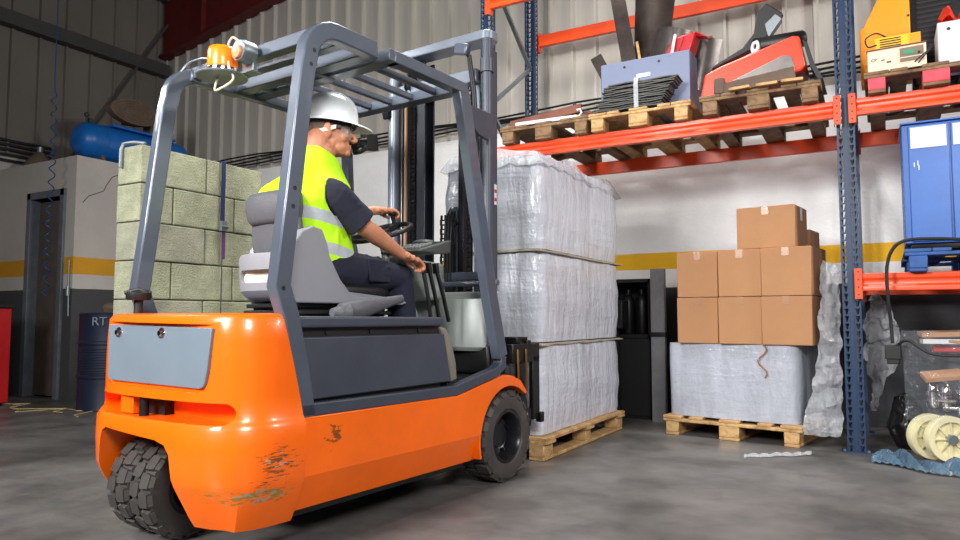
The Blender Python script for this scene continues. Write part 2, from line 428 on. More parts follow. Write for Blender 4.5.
def area(name, loc, target, size, energy, color=(1, 1, 1), sy=None, spread=180):
    l = bpy.data.lights.new(name, 'AREA'); l.energy = energy; l.color = color; l.size = size
    if sy: l.shape = 'RECTANGLE'; l.size_y = sy
    l.spread = math.radians(spread)
    o = bpy.data.objects.new(name, l); COL.objects.link(o); o.location = loc
    o.rotation_euler = (V(target)-V(loc)).to_track_quat('-Z', 'Y').to_euler(); return o
area('light_key_left', (-3.0, -2.6, 3.3), (-2., 3.6, 1.0), 1.3, 205, (1, .985, .96), spread=110)  # key light set from the wall shadows; no loading door is modelled
area('light_right_graze', (4.2, 4.0, 3.9), (-2., 6.6, 2.6), 1.0, 150, (1, .98, .95), spread=140)  # added light that grazes the cladding ribs and brightens the right wall
area('light_right_fill', (1.5, -1.0, 3.1), (-1.8, 4.2, 1.2), 1.2, 105, (1, .98, .95), spread=120)  # fill light added to brighten the sides facing the camera
area('light_roof', (-2.2, 4.2, 5.6), (-2.2, 4.2, 0), 1.6, 120, (1, .98, .94), spread=115)
area('light_left_rim', (-6.6, .6, 4.2), (-2.8, 2.6, 1.2), .8, 26, (1, 1, 1), spread=90)

# ================================================================== the setting
bm = MB(); bm.bb(-9.6, 6, -4, 6.75, -.1, 0)
fm = mat('concrete_floor', (108, 105, 103), .33, col2=(70, 68, 67), vscale=1.6, bump=.12, bscale=18, dirt=.22, dcol=(112, 108, 104), dscale=2.2)
nt = fm.node_tree; pr = [n for n in nt.nodes if n.type == 'BSDF_PRINCIPLED'][0]
tcn = nt.nodes.new('ShaderNodeTexCoord'); nn = nt.nodes.new('ShaderNodeTexNoise'); nn.inputs['Scale'].default_value = 2.5; nn.inputs['Detail'].default_value = 8
nt.links.new(tcn.outputs['Object'], nn.inputs['Vector']); mrn = nt.nodes.new('ShaderNodeMapRange')
mrn.inputs['From Min'].default_value = .35; mrn.inputs['From Max'].default_value = .65; mrn.inputs['To Min'].default_value = .28; mrn.inputs['To Max'].default_value = .62
nt.links.new(nn.outputs['Fac'], mrn.inputs['Value']); nt.links.new(mrn.outputs[0], pr.inputs['Roughness'])
tag(bm.build('floor', fm), kind='structure')

M['dust_grey'] = mat('grey_batten', (120, 120, 124), .6, var=.2)
M['wall_paint'] = striped_wall('painted_wall', (1.17, 1.33, 1.5), ((62, 62, 66), (236, 235, 233), (242, 184, 24), (242, 242, 242)))
M['office_paint'] = striped_wall('painted_office', (1.2, 1.345, 1.535), ((66, 66, 68), (190, 186, 180), (206, 148, 26), (186, 180, 174)))  # duller than the back wall; the dim left side is put into the colours
bm = MB(); bm.bb(-9.15, 6, 6.6, 6.75, 0, 2.86); tag(bm.build('wall_back', 'wall_paint'), kind='structure')
bm = MB(); bm.bb(-9.35, -9.15, -4, 6.75, 0, 2.86); tag(bm.build('wall_left', 'office_paint'), kind='structure')

def roofz(x): return 5.95+.165*(x+9.15)
def cladding(x0, x1, zb, top, pitch=.25, along='x', base=6.6, d=-.045):
    xs = []; x = x0
    while x < x1:
        for dx, dd in ((0, 0), (.19, 0), (.20, d), (.225, d), (.24, 0)):
            if x+dx < x1: xs.append((x+dx, dd))
        x += pitch
    xs.append((x1, 0)); mb = MB(); R = []
    for off in (0, .012):
        for z in (0, 1):
            R.append([mb.bm.verts.new((a, base+dd+off, top(a) if z else zb) if along == 'x' else (base-dd-off, a, top(a) if z else zb)) for a, dd in xs])
    for A, B in ((R[0], R[1]), (R[2], R[3]), (R[0], R[2]), (R[1], R[3])):
        for k in range(len(xs)-1): mb.bm.faces.new((A[k], A[k+1], B[k+1], B[k]))
    return mb
M['clad_back'] = mat('ribbed_cladding', (178, 173, 165), .55, var=.1, vscale=1.5, stretch=(4, 1, .4), bump=.05)
tag(cladding(-9.15, 6, 2.86, roofz, base=6.62).build('wall_back', 'clad_back', smooth=20), kind='structure')
tag(cladding(-4, 6.6, 2.86, lambda y: 5.9, pitch=.33, along='y', base=-9.16, d=-.035).build('wall_left', 'clad_dark', smooth=20), kind='structure')
bm = MB(); bm.loft([[(-9.3, -4, roofz(-9.3)), (6, -4, roofz(6)), (6, -4, roofz(6)+.1), (-9.3, -4, roofz(-9.3)+.1)],
                    [(-9.3, 6.7, roofz(-9.3)), (6, 6.7, roofz(6)), (6, 6.7, roofz(6)+.1), (-9.3, 6.7, roofz(-9.3)+.1)]])
tag(bm.build('ceiling', 'roof'), kind='structure')
# red rafter on the back wall, stiffened web and flanges
def rz_(x): return 4.70+.165*(x+9.13)
bm = MB(); bm.prism([(-9.1, rz_(-9.1)), (6, rz_(6)), (6, rz_(6)+1.1), (-9.1, rz_(-9.1)+1.1)], 'y', 6.50, 6.52)
bm.prism([(-9.1, rz_(-9.1)-.02), (6, rz_(6)-.02), (6, rz_(6)), (-9.1, rz_(-9.1))], 'y', 6.42, 6.59)
for x in (-8.2, -6., -3.5, -1, 2): bm.bb(x-.01, x+.01, 6.43, 6.5, rz_(x), rz_(x)+1.05)
tag(bm.build('trim_1', 'rafter_red'), kind='structure')
# girts of the left wall (C-section) and eaves beam
for i, z in enumerate((4.42, 5.55)):
    bm = MB(); bm.bb(-9.14, -9.0, -4, 6.55, z-.012, z+.0); bm.bb(-9.015, -9.0, -4, 6.55, z, z+.15); bm.bb(-9.14, -9.0, -4, 6.55, z+.15, z+.16)
    tag(bm.build('trim_%d' % (i+2), 'purlin'), kind='structure')
bm = MB(); bm.tube([(-9.02, 6.505, 5.185), (-9.02, 5.0, 2.67)], .018, 8); tag(bm.build('trim_4', 'purlin'), kind='structure')
# small office block in the corner: masonry with a recessed door opening
OX, OY, OH = -7.57, 4.4, 2.65
bm = MB(); bm.bb(-9.15, OX, OY, 6.6, 2.55, OH); bm.bb(OX-.15, OX, OY+.15, 6.6, 0, 2.55)
bm.bb(-9.15, -8.42, OY, OY+.15, 0, 2.55); bm.bb(-7.78, OX, OY, OY+.15, 0, 2.55); bm.bb(-8.42, -7.78, OY, OY+.15, 2.22, 2.55)
tag(bm.build('wall_office', 'office_paint'), kind='structure')
bm = MB(); bm.bb(-8.48, -8.40, OY-.03, OY+.15, 0, 2.3); bm.bb(-7.82, -7.74, OY-.03, OY+.15, 0, 2.3); bm.bb(-8.48, -7.74, OY-.03, OY+.15, 2.22, 2.3)
d1 = tag(bm.build('door_1', mat('door_frame_grey', (92, 98, 106), .5, var=.2, vscale=8, dirt=.15, dcol=(140, 140, 140)), bevel=.006), kind='structure')
bm = MB(); bm.bb(-8.40, -7.82, OY+.08, OY+.12, 0.02, 2.2); bm.build('door_leaf', mat('door_leaf_brown', (84, 76, 70), .6, var=.2), d1)
crk = MB(); pts = [(0, 4.48, 2.14), (0, 4.54, 2.22), (0, 4.71, 2.30), (0, 4.74, 2.37), (0, 4.81, 2.48), (0, 4.92, 2.53)]
crk.tube([(OX+.001, y, z) for _, y, z in pts], .004, 5); tag(crk.build('trim_5', mat('crack', (70, 56, 46), .9)), kind='structure')
# the roof light is an unseen area light, no lamp fitting is modelled
# cable bundles along the top of the masonry
for k in range(4):
    bm = MB(); z = 2.93+k*.028
    bm.tube([(-9.1+i*.5, 6.52-.01*k, z+.02*math.sin(i*1.3+k)) for i in range(28)], .011, 6)
    tag(bm.build('wall_cable', 'black'), ('lowest', 'second lowest', 'third', 'topmost')[k]+' black cable strung along the back wall above the masonry', 'cable', 'cables along the back wall')
for k in range(5):
    bm = MB(); z = 2.78+k*.06
    bm.tube([(-9.10, 1+i*.5, z+.01*math.sin(i*1.7+k)) for i in range(8)]+[(-9.10, 4.95, z)], .016, 6)
    tag(bm.build('wall_pipe', 'dark_iron'), 'thin dark pipe on the left wall above the office, number %s from the bottom' % ('one', 'two', 'three', 'four', 'five')[k], 'pipe', 'pipes on the left wall')

# ================================================================== pallets
def make_pallet(label, loc, rz=0, wood='wood', ends=None, L=1.2, W=.8):
    t = thing('pallet', label, 'pallet', loc, rz)
    def part(name, c, d, m=wood):
        MB().box((0, 0, 0), d).build(name, m, t, bevel=.004, seg=1).location = c
    for x, w_ in ((-W/2+.0725, .145), (-W/4-.0, .1), (0, .145), (W/4, .1), (W/2-.0725, .145)): part('deck_board', (x, 0, .133), (w_, L, .022))
    for y in (-L/2+.0725, 0, L/2-.0725): part('stringer_board', (0, y, .111), (W, .145, .022))
    for x in (-W/2+.0725, 0, W/2-.0725):
        part('base_board', (x, 0, .011), (.1 if x else .145, L, .022))
        for y in (-L/2+.0725, 0, L/2-.0725):
            part('block', (x, y, .061), (.1 if x < 0 or x > 0 else .145, .145 if y else .1, .078), ends if (ends and y < 0) else wood)
    return t

# ================================================================== racking
def post_bm(h, w=.11, d=.07, two=True):
    """perforated upright: front web and two flanges, teardrop slots every 50 mm"""
    mb = MB(); b = mb.bm; P = .05; n = int(h/P)
    def strip(o, u, cw, hw):
        for i in range(n):
            z0, z1 = i*P, (i+1)*P; zc = (z0+z1)/2
            O = [o+V((0, 0, z0)), o+u*cw+V((0, 0, z0)), o+u*cw+V((0, 0, z1)), o+V((0, 0, z1))]
            c = o+u*(cw/2)
            I = [c-u*hw*.6+V((0, 0, zc-.020)), c+u*hw*.6+V((0, 0, zc-.020)), c+u*hw*1.5+V((0, 0, zc+.018)), c-u*hw*1.5+V((0, 0, zc+.018))]
            vo = [b.verts.new(q) for q in O]; vi = [b.verts.new(q) for q in I]
            for k in range(4): b.faces.new((vo[k], vo[(k+1) % 4], vi[(k+1) % 4], vi[k]))
    X = V((1, 0, 0)); Y = V((0, 1, 0))
    strip(V((-w/2, 0, 0)), X, w*.4, .009); strip(V((w/2-w*.4, 0, 0)), X, w*.4, .009)
    mb.bb(-w/2+w*.4, w/2-w*.4, -.004, .012, 0, h)
    strip(V((-w/2, 0, 0)), Y, d, .011); strip(V((w/2, 0, 0)), Y, d, .011)
    mb.bb(-w/2, -w/2+.02, d, d+.003, 0, h); mb.bb(w/2-.02, w/2, d, d+.003, 0, h)
    bmesh.ops.remove_doubles(b, verts=b.verts, dist=.0005)
    return mb
pm = post_bm(4.3).mesh('rack_post', 0); pm.materials.append(M['rack_blue'])
def upright(x, label):
    t = thing('rack_frame', label, 'rack frame', (x, 5.31, 0), 0, 'upright frames of the pallet rack')
    a = bpy.data.objects.new('post', pm); COL.objects.link(a); a.parent = t
    b = bpy.data.objects.new('post', pm); COL.objects.link(b); b.parent = t; b.location = (0, .96, 0); b.rotation_euler = (0, 0, PI)
    zz = [.25, .85, 1.5, 2.1, 2.75, 3.35, 4.0]
    for i in range(6):
        y0, y1 = (.06, .9) if i % 2 == 0 else (.9, .06)
        MB().sweep([(0, y0, zz[i]), (0, y1, zz[i+1])], .035, .03).build('brace', 'galv', t)
    MB().sweep([(0, .06, .25), (0, .9, .25)], .035, .03).build('brace', 'galv', t)
    for y in (0.02, .94):
        MB().bb(-.09, .09, y-.06, y+.08, 0, .008).build('base_plate', 'rack_blue', t)
    m = MB()
    for sx in (-.07, .07):
        m.cyl((sx, -.02, .008), (sx, -.02, .02), .01, seg=6)
    m.build('anchor_bolt', 'galv', t)
    return t
upright(-.19, 'blue perforated rack frame with galvanised braces beside the carton stack')
upright(-2.98, 'blue perforated rack frame behind the forklift mast')
upright(2.55, 'blue perforated rack frame at the far right end beyond the cabinet')
def beam(x0, x1, y, ztop, label, face=-1, h=.115):
    t = thing('rack_beam', label, 'rack beam', (x0, y, ztop-h), 0, 'orange load beams of the pallet rack')
    w_ = x1-x0
    # box beam with the rolled recess along its face
    f = face*.022
    prof = [(f, 0), (f, .03), (f*.5, .042), (f*.5, h-.045), (f, h-.033), (f, h), (-f, h), (-f, 0)]
    MB().loft([[(xx, yy, zz) for yy, zz in prof] for xx in (.004, w_-.004)]).build('beam', 'rack_orange', t, bevel=.004, smooth=50)
    for xx in (-.015, w_+.015):
        m = MB(); s = 1 if xx < 0 else -1
        m.box((xx, face*.03+face*.005, h/2-.01), (.045, .006, .2)); m.box((xx+s*.02, face*.005, h/2-.01), (.005, .06, .2))
        c = m.build('end_connector', 'rack_orange', t, bevel=.002)
        q = MB()
        for z in (-.07, -.02, .03, .08): q.cyl((xx, face*.0385, h/2+z-.012), (xx, face*.034, h/2+z-.012), .006, seg=8)
        q.build('hole', 'black', c)
    return t
F_, R_ = 5.285, 6.295
XL0, XL1, XR0, XR1 = -2.92, -.25, -.13, 2.49
beam(XL0, XL1, F_, 2.345, 'front orange beam under the three left pallets')
beam(XL0, XL1, R_, 2.345, 'rear orange beam under the three left pallets', 1)
beam(XR0, XR1, F_, 2.345, 'front orange beam under the pink-ended pallet')
beam(XR0, XR1, R_, 2.345, 'rear orange beam under the pink-ended pallet', 1)
beam(XR0, XR1, F_, 1.172, 'front orange beam under the blue cabinet')
beam(XR0, XR1, R_, 1.172, 'rear orange beam under the blue cabinet', 1)
beam(XL0, XL1, R_, 3.7, 'rear orange beam of the top level behind the metal sheets', 1)
beam(XL0, XL1, F_, 3.7, 'front orange beam of the top level, mostly above the picture')

make_pallet('old pallet under brown frames, leftmost on the upper shelf', (-2.385, 5.8, 2.345), wood='wood_old')
make_pallet('pale pallet on the upper shelf carrying the grey-blue bin', (-1.59, 5.8, 2.345), wood='wood')
make_pallet('weathered pallet on the upper shelf under the orange-red machine cover', (-.735, 5.78, 2.345), .02, wood='wood_old')
make_pallet('pallet with pink sprayed block ends on the upper right shelf', (.33, 5.8, 2.345), wood='wood_old', ends='pink')

# ================================================================== wrapped reams in front of the truck
make_pallet('pale wooden pallet under the tall film-wrapped stack', (-2.225, 4.76, 0), 0, 'wood', L=1.50, W=.8)
def bale(z0, h, label, seed, hood=False):
    rnd = random.Random(seed)
    t = thing('wrapped_bale', label, 'wrapped load', (-2.235, 4.80, z0), 0, 'film-wrapped bales stacked on the pallet')
    hx, hy = .365, .775; rings = []; N_ = 18
    per = []
    n = 15
    for i in range(n): per.append((-1+2*i/n, -1))
    for i in range(n): per.append((1, -1+2*i/n))
    for i in range(n): per.append((1-2*i/n, 1))
    for i in range(n): per.append((-1, 1-2*i/n))
    ph = [rnd.uniform(0, 6) for _ in range(8)]
    for j in range(N_+1):
        z = h*j/N_; e = 1-.012*math.cos(PI*2*j/N_) ; ring = []
        if j == 0 or j == N_: e -= .012
        for k, (u, v) in enumerate(per):
            r = (abs(u)**14+abs(v)**14)**(1/14); uu, vv = u/r, v/r
            wv = .004*math.sin(k*.9+ph[0]+z*3)+.003*math.sin(k*2.3+ph[1]-z*5)+.0025*math.sin(z*31+ph[2]+k*.3)
            ring.append((uu*hx*e+wv*uu, vv*hy*e+wv*vv, z))
        rings.append(ring)
    mb = MB(); mb.loft(rings); mb.build('film_wrap', 'wrap', t, smooth=60)
    if not hood:
        m = MB(); g = []
        for sgn in (0,):
            ring = [(u*(hx+.012)+rnd.uniform(-.004, .004), v*(hy+.012)+rnd.uniform(-.004, .004)) for u, v in per]
            m.loft([[(x, y, h+.002+rnd.uniform(-.004, .004)) for x, y in ring], [(x*1.0, y*1.0, h+.010+rnd.uniform(-.003, .005)) for x, y in ring]])
        m.build('slip_sheet', mat('slip_sheet_grey', (168, 158, 142), .6, var=.2), t, smooth=0)
    else:
        # film gathered over the top with loose ears
        m = MB(); g = []
        for i in range(15):
            row = []
            for k in range(25):
                u, v = -1.03+2.06*i/14, -1.03+2.06*k/24
                ed = max(abs(u), abs(v)); z = h+.012+.018*rnd.random()+.05*max(0, math.sin(k*.55+i*.2))*(1 if ed > .8 else .3)
                if ed > 1.0: z = h-.05-.03*rnd.random()
                row.append((u*hx*1.0, v*hy, z))
            g.append(row)
        m.sheet(g, .002); m.build('top_film', 'film', t, smooth=50)
    return t
bale(.147, .560, 'bottom film-wrapped bale of the tall stack, standing on the pallet', 1)
bale(.728, .575, 'middle film-wrapped bale of the tall stack', 2)
bale(1.322, .61, 'top film-wrapped bale of the tall stack under the orange beam', 3, True)

# ================================================================== low wrapped load with cartons
WZ = -.15   # yaw of that pallet
WC = (-.93, 5.85)
make_pallet('pallet under the low grey wrapped load beside the blue rack frame', (WC[0]+.0, WC[1], 0), WZ, 'wood', L=1.0, W=1.0)
wl = thing('wrapped_load', 'low silvery film-wrapped load carrying the cartons', 'wrapped load', (WC[0], WC[1], .146), WZ)
rings = []; per = []
for i in range(20): per.append((-1+2*i/20, -1))
for i in range(12): per.append((1, -1+2*i/12))
for i in range(20): per.append((1-2*i/20, 1))
for i in range(12): per.append((-1, 1-2*i/12))
for j in range(13):
    z = .545*j/12; ring = []
    for k, (u, v) in enumerate(per):
        r = (abs(u)**16+abs(v)**16)**(1/16); e = 1+.012*math.sin(PI*j/12)
        ring.append((u/r*.475*e+.003*math.sin(k*1.7+z*9), v/r*.46*e+.003*math.sin(k*2.1+z*7), z))
    rings.append(ring)
MB().loft(rings).build('film_wrap', 'wrap2', wl, smooth=60)
def carton(cx, cy, z, w_, d, h, rz, label, tape='x', grp='brown cartons on the wrapped load'):
    t = thing('carton', label, 'carton', (cx, cy, z), rz, grp)
    MB().bb(-w_/2, w_/2, -d/2, d/2, 0, h).build('box', 'card', t, bevel=.004, seg=1)
    m = MB(); e = d/2+.0008; m.sweep([(0, -e, h-.06), (0, -e, h+.0008), (0, e, h+.0008), (0, e, h-.06)], .048, .0008)
    m.build('tape', 'tape', t)
    m = MB(); m.bb(-.0012, .0012, -d/2-.0007, d/2+.0007, h, h+.0015); m.build('flap_seam', mat('seam_shadow_brown', (110, 78, 52), .9), t)
    return t
cz = .692; cy0 = 5.60
row1 = 'lower row, %s carton of the three brown ones'; row2 = 'upper row of three, %s brown carton'
for r_, txt in ((0, row1), (1, row2)):
    for k, nm in enumerate(('left', 'middle', 'right')):
        wd = (.30, .30, .33)[k]; x = (-1.215, -.905, -.575)[k]; 
        carton(x+.004*r_, cy0-.045*k+.0*r_, cz+.343*r_, wd, .40, .34, -.02 if k < 2 else -.10, txt % nm)
ct = carton(-.70, 5.54, cz+.686, .40, .36, .30, -.13, 'single brown carton on top of the six others')
MB().bb(.2, .2015, -.02, .04, .2, .30).build('label', 'white_tape', ct)
carton(-.56, 6.02, cz, .30, .30, .36, -.15, 'brown carton standing behind the right cartons, lower one'); carton(-.56, 6.02, cz+.362, .30, .30, .36, -.15, 'brown carton behind the right cartons, middle one')
carton(-.58, 5.97, cz+.724, .27, .28, .13, -.15, 'flat brown carton seen behind the topmost carton')
t = carton(-.40, 5.86, cz, .10, .2, .42, -.12, 'narrow pale carton under loose film beside the rack frame')
tw = MB(); tw.tube([(-.762+.03*math.sin(i*.9), 5.335-.004*i*0, .70-.024*i) for i in range(11)], .006, 6)
tag(tw.build('twine', 'twine'), 'short brown twine hanging down the grey wrapped load', 'twine')
# strip of grey upright batten left of the load
t = thing('batten', 'grey upright batten standing left of the low wrapped load', 'batten', (-1.68, 6.0, 0))
MB().bb(-.06, .06, -.03, .03, 0, 1.30).build('board', 'dust_grey', t, bevel=.004); MB().bb(-.065, .065, -.035, .035, .72, .76).build('clamp', 'black_metal', t)

# loose clear film hanging between load and rack frame
def drape(name, label, pts_fn, nu, nv, m, cat='plastic film', th=.0015, loc=(0, 0, 0)):
    g = [[pts_fn(i/nu, k/nv) for k in range(nv+1)] for i in range(nu+1)]
    o = MB().sheet(g, th).build(name, m, smooth=28, loc=loc); tag(o, label, cat); return o
from mathutils import noise
def crumple(p, amp, sc=7.):
    n = noise.noise_vector(V(p)*sc)+noise.noise_vector(V(p)*sc*2.7)*.45
    return (p[0]+n.x*amp*.7, p[1]+n.y*amp, p[2]+n.z*amp*.7)
def hang(u, v):
    xl = -.375-.13*v*v; x = xl+(-.262-xl)*u; z = 1.28-.06*u-(1.18)*v+.06*u*v
    return crumple((x, 5.40-.20*v+.03*u, z), .035, 10)
drape('loose_film', 'crumpled clear film hanging from the cartons down to the floor left of the rack post', hang, 26, 60, 'film')
def hang2(u, v):
    c = .10+.20*math.sin(PI*min(1, v*1.05+.05))**.8
    return crumple((-.115+u*c*.62, 5.62+.06*math.sin(u*PI)-.02, 1.02-.78*v+.05*u), .055, 10)
drape('loose_film', 'crumpled clear film bulging out right of the rack post', hang2, 30, 44, 'film')
def scrap(u, v): return (-.80+.36*u, 4.76+.30*u+.07*(v-.5)+.015*math.sin(u*15), .004+.022*abs(math.sin(u*19+v*4))*math.sin(PI*v)+.002)
drape('film_scrap', 'small clear film scrap on the floor in front of the pallet', scrap, 26, 8, 'film')
def bscrap(u, v):
    w_ = .06+.10*abs(math.sin(u*4.2+.6))+.05*u
    return (-.10+.62*u, 5.0-.28*u+.05*math.sin(u*9)+w_*(v-.5), .006+(.05+.04*math.sin(u*7)**2)*math.sin(PI*v)*(.6+.4*math.sin(u*33+v*9))+.012*abs(math.sin(u*51+v*17)))
drape('blue_film', 'crumpled blue plastic film lying on the floor at the right', bscrap, 60, 14, 'film_blue')
# ================================================================== forklift (own frame: x to its right side, y forward)
TA = math.radians(-5.0); TL = (-2.288, 3.435, 0)
FK = thing('forklift', 'orange electric counterbalance forklift with grey overhead guard and mast', 'forklift', TL, TA)

HALF = [(0, -1.722), (.12, -1.720), (.24, -1.712), (.33, -1.699), (.40, -1.675), (.45, -1.638), (.482, -1.585), (.497, -1.52), (.5, -1.45)]
def cw_ring(z, e):
    yf = -1.40-.09*min(1, max(0, (z-.54)/.34))
    r = [(x*(1+e/.5), y-e*(1 if x < .42 else .4)) for x, y in HALF[1:]]
    r[-1] = (r[-1][0], min(r[-1][1], yf-.02)); right = r+[(.5+e, yf)]
    left = [(-x, y) for x, y in right][::-1]
    return [(x, y, z) for x, y in left+[(0, HALF[0][1]-e)]+right]
lv = [(.12, -.055), (.15, -.04), (.27, 0.012), (.30, .02), (.40, .024), (.485, .022), (.505, .012), (.52, .004), (.60, 0), (.70, 0), (.80, -.002), (.875, -.006), (.892, -.016), (.898, -.03)]
mb = MB(); mb.loft([cw_ring(z, e) for z, e in lv])
cw = mb.build('counterweight', 'orange', FK, smooth=30)
def rpoly(x0, x1, z0, z1, r, n=5):
    P = []
    for cx, cz_, a0 in ((x1-r, z0+r, -90), (x1-r, z1-r, 0), (x0+r, z1-r, 90), (x0+r, z0+r, 180)):
        for i in range(n+1):
            a = math.radians(a0+90*i/n); P.append((cx+r*math.cos(a), cz_+r*math.sin(a)))
    return P
panel = [(-.352, .866), (.372, .856), (.352, .70), (.338, .645), (.325, .622), (.298, .612), (-.33, .616), (-.348, .635)]
cut(cw, [MB().prism(panel, 'y', -2, -1.686), MB().prism(rpoly(-.42, .44, .502, .578, .037), 'y', -2, -1.60),
         MB().prism([(-.40, .0), (-.335, .38), (-.318, .43), (-.28, .447), (.09, .432), (.15, .418), (.178, .385), (.185, .33), (.20, .25), (.24, .0)], 'y', -2, -1.25)])
b = cw.modifiers.new('bevel', 'BEVEL'); b.width = .007; b.segments = 2; b.limit_method = 'ANGLE'; b.angle_limit = math.radians(40)
pin = [(-.340, .854), (.358, .844), (.338, .70), (.325, .648), (.314, .632), (.292, .625), (-.322, .628), (-.338, .645)]
rp = MB().prism(pin, 'y', -1.7, -1.684).build('rear_panel', 'panel_grey', FK, bevel=.003); tag(rp, 'grey service panel let into the orange counterweight')
for x in (-.262, .045):
    m = MB(); m.lathe([(0, -.012), (.010, -.012), (.012, -.006), (.020, -.003), (.022, 0)], (x, -1.70, .822), 'y', 20); m.build('panel_screw', 'chrome', rp)
m = MB(); m.bb(-.135, -.015, -1.64, -1.602, .503, .577); m.build('tow_pocket', 'black', FK)
m = MB(); m.cyl((-.075, -1.69, .49), (-.075, -1.69, .585), .018); m.build('tow_pin', 'black_metal', FK)
# step between bumper and pocket
MB().bb(-.23, -.14, -1.70, -1.605, .505, .575).build('pocket_rib', 'orange', FK, bevel=.004)

# side skirts with the arches of the front wheels and their fenders
WY, WZc, AR = .05, .24, .272
def skirt(sx):
    P = [(-1.395, .15), (-.262, .15)]
    for a in range(199, 59, -10): P.append((WY+AR*math.cos(math.radians(a)), WZc+AR*math.sin(math.radians(a))))
    P += [(WY+AR*math.cos(math.radians(52)), WZc+AR*math.sin(math.radians(52)))]
    P += [(WY+(AR+.02)*math.cos(math.radians(50)), WZc+(AR+.02)*math.sin(math.radians(50))), (WY+.115, WZc+.295), (WY+.03, WZc+.325), (WY-.05, .575), (-.42, .50), (-1.395, .505)]
    m = MB(); m.prism(P, 'x', .462, .5)
    bmesh.ops.bisect_plane(m.bm, geom=m.bm.verts[:]+m.bm.edges[:]+m.bm.faces[:], plane_co=(0, 0, .285), plane_no=(0, 0, 1))
    for v in m.bm.verts:
        if v.co.z < .284: v.co.x -= (.285-v.co.z)*.42
        v.co.x *= sx
    o = m.build('side_skirt', 'orange', FK, smooth=20, bevel=.003)
    m = MB(); ring = []
    for a in range(58, 200, 6):
        c, s = math.cos(math.radians(a)), math.sin(math.radians(a))
        ring.append([(sx*.30, WY+AR*c, WZc+AR*s), (sx*.497, WY+AR*c, WZc+AR*s), (sx*.497, WY+(AR+.014)*c, WZc+(AR+.014)*s), (sx*.30, WY+(AR+.014)*c, WZc+(AR+.014)*s)])
    m.loft(ring); m.build('fender', 'orange', FK, smooth=30)
skirt(1); skirt(-1)
m = MB(); m.bb(-.44, .44, -1.39, -.30, .13, .50); m.bb(-.28, .28, -.30, .22, .14, .5); m.build('underbody', 'black_metal', FK)
# battery hood
m = MB(); m.bb(-.455, .455, -1.39, -.50, .50, .83); m.build('battery_box', 'black_metal', FK)
for sx in (1, -1):
    m = MB(); m.prism([(-1.372, .566), (-.455, .572), (-.512, .806), (-1.405, .806)], 'x', sx*.462, sx*.486); m.build('hood_side_panel', 'slate', FK, bevel=.006)
    m = MB(); m.bb(sx*.455, sx*.462, -1.40, -.53, .80, .85)
    for y in (-1.25, -1.0, -.68): m.cyl((sx*.455, y, .822), (sx*.468, y, .822), .009, seg=10)
    m.build('hood_gap_strip', 'black', FK)
hc = MB(); hc.prism([(-1.47, .842), (-.56, .842), (-.535, .85), (-.525, .868), (-.54, .884), (-1.47, .888)], 'x', -.497, .497)
hc.build('battery_hood', 'slate', FK, bevel=.012, seg=3)
for sx in (1, -1):
    m = MB(); m.prism([(-.53, .835), (-.49, .835), (-.44, .76), (-.405, .66), (-.395, .575), (-.455, .565), (-.51, .80)], 'x', sx*.34, sx*.48); m.build('hood_end_cap', 'tan', FK, bevel=.012)
# footwell
m = MB(); m.bb(-.46, .46, -.46, .10, .545, .565)
for i in range(9): m.bb(-.44, .44, -.43+i*.05, -.41+i*.05, .565, .569)
m.build('floor_mat', 'black', FK)
m = MB(); m.prism([(.02, .56), (.12, .56), (.12, 1.03), (.05, 1.03), (.045, .75)], 'x', -.46, .395); m.build('front_cowl', 'cowl', FK, bevel=.01)
m = MB(); m.bb(-.40, .42, -.03, .03, .57, .74); m.build('cowl_shade_box', 'black', FK, bevel=.02)  # black box put in as the shadow below the cowl
m = MB(); m.lathe([(.13, .70), (.165, .72), (.17, .98), (.165, .985), (.155, .98), (.15, .75), (0.0, .74)], (.235, -.01, 0), 'z', 28, 1, .42); m.build('storage_bin', 'cowl', FK)
m = MB(); m.tube([(-.43, .03, 1.075), (.44, .03, 1.075)], .016, 10); m.build('cross_rail', 'guard', FK)
for x in (-.1, .05):
    m = MB(); m.sweep([(x, -.02, .72), (x, -.10, .60)], .02, .01); m.box((x, -.13, .61), (.08, .05, .012), (.5, 0, 0)); m.build('pedal', 'black', FK)

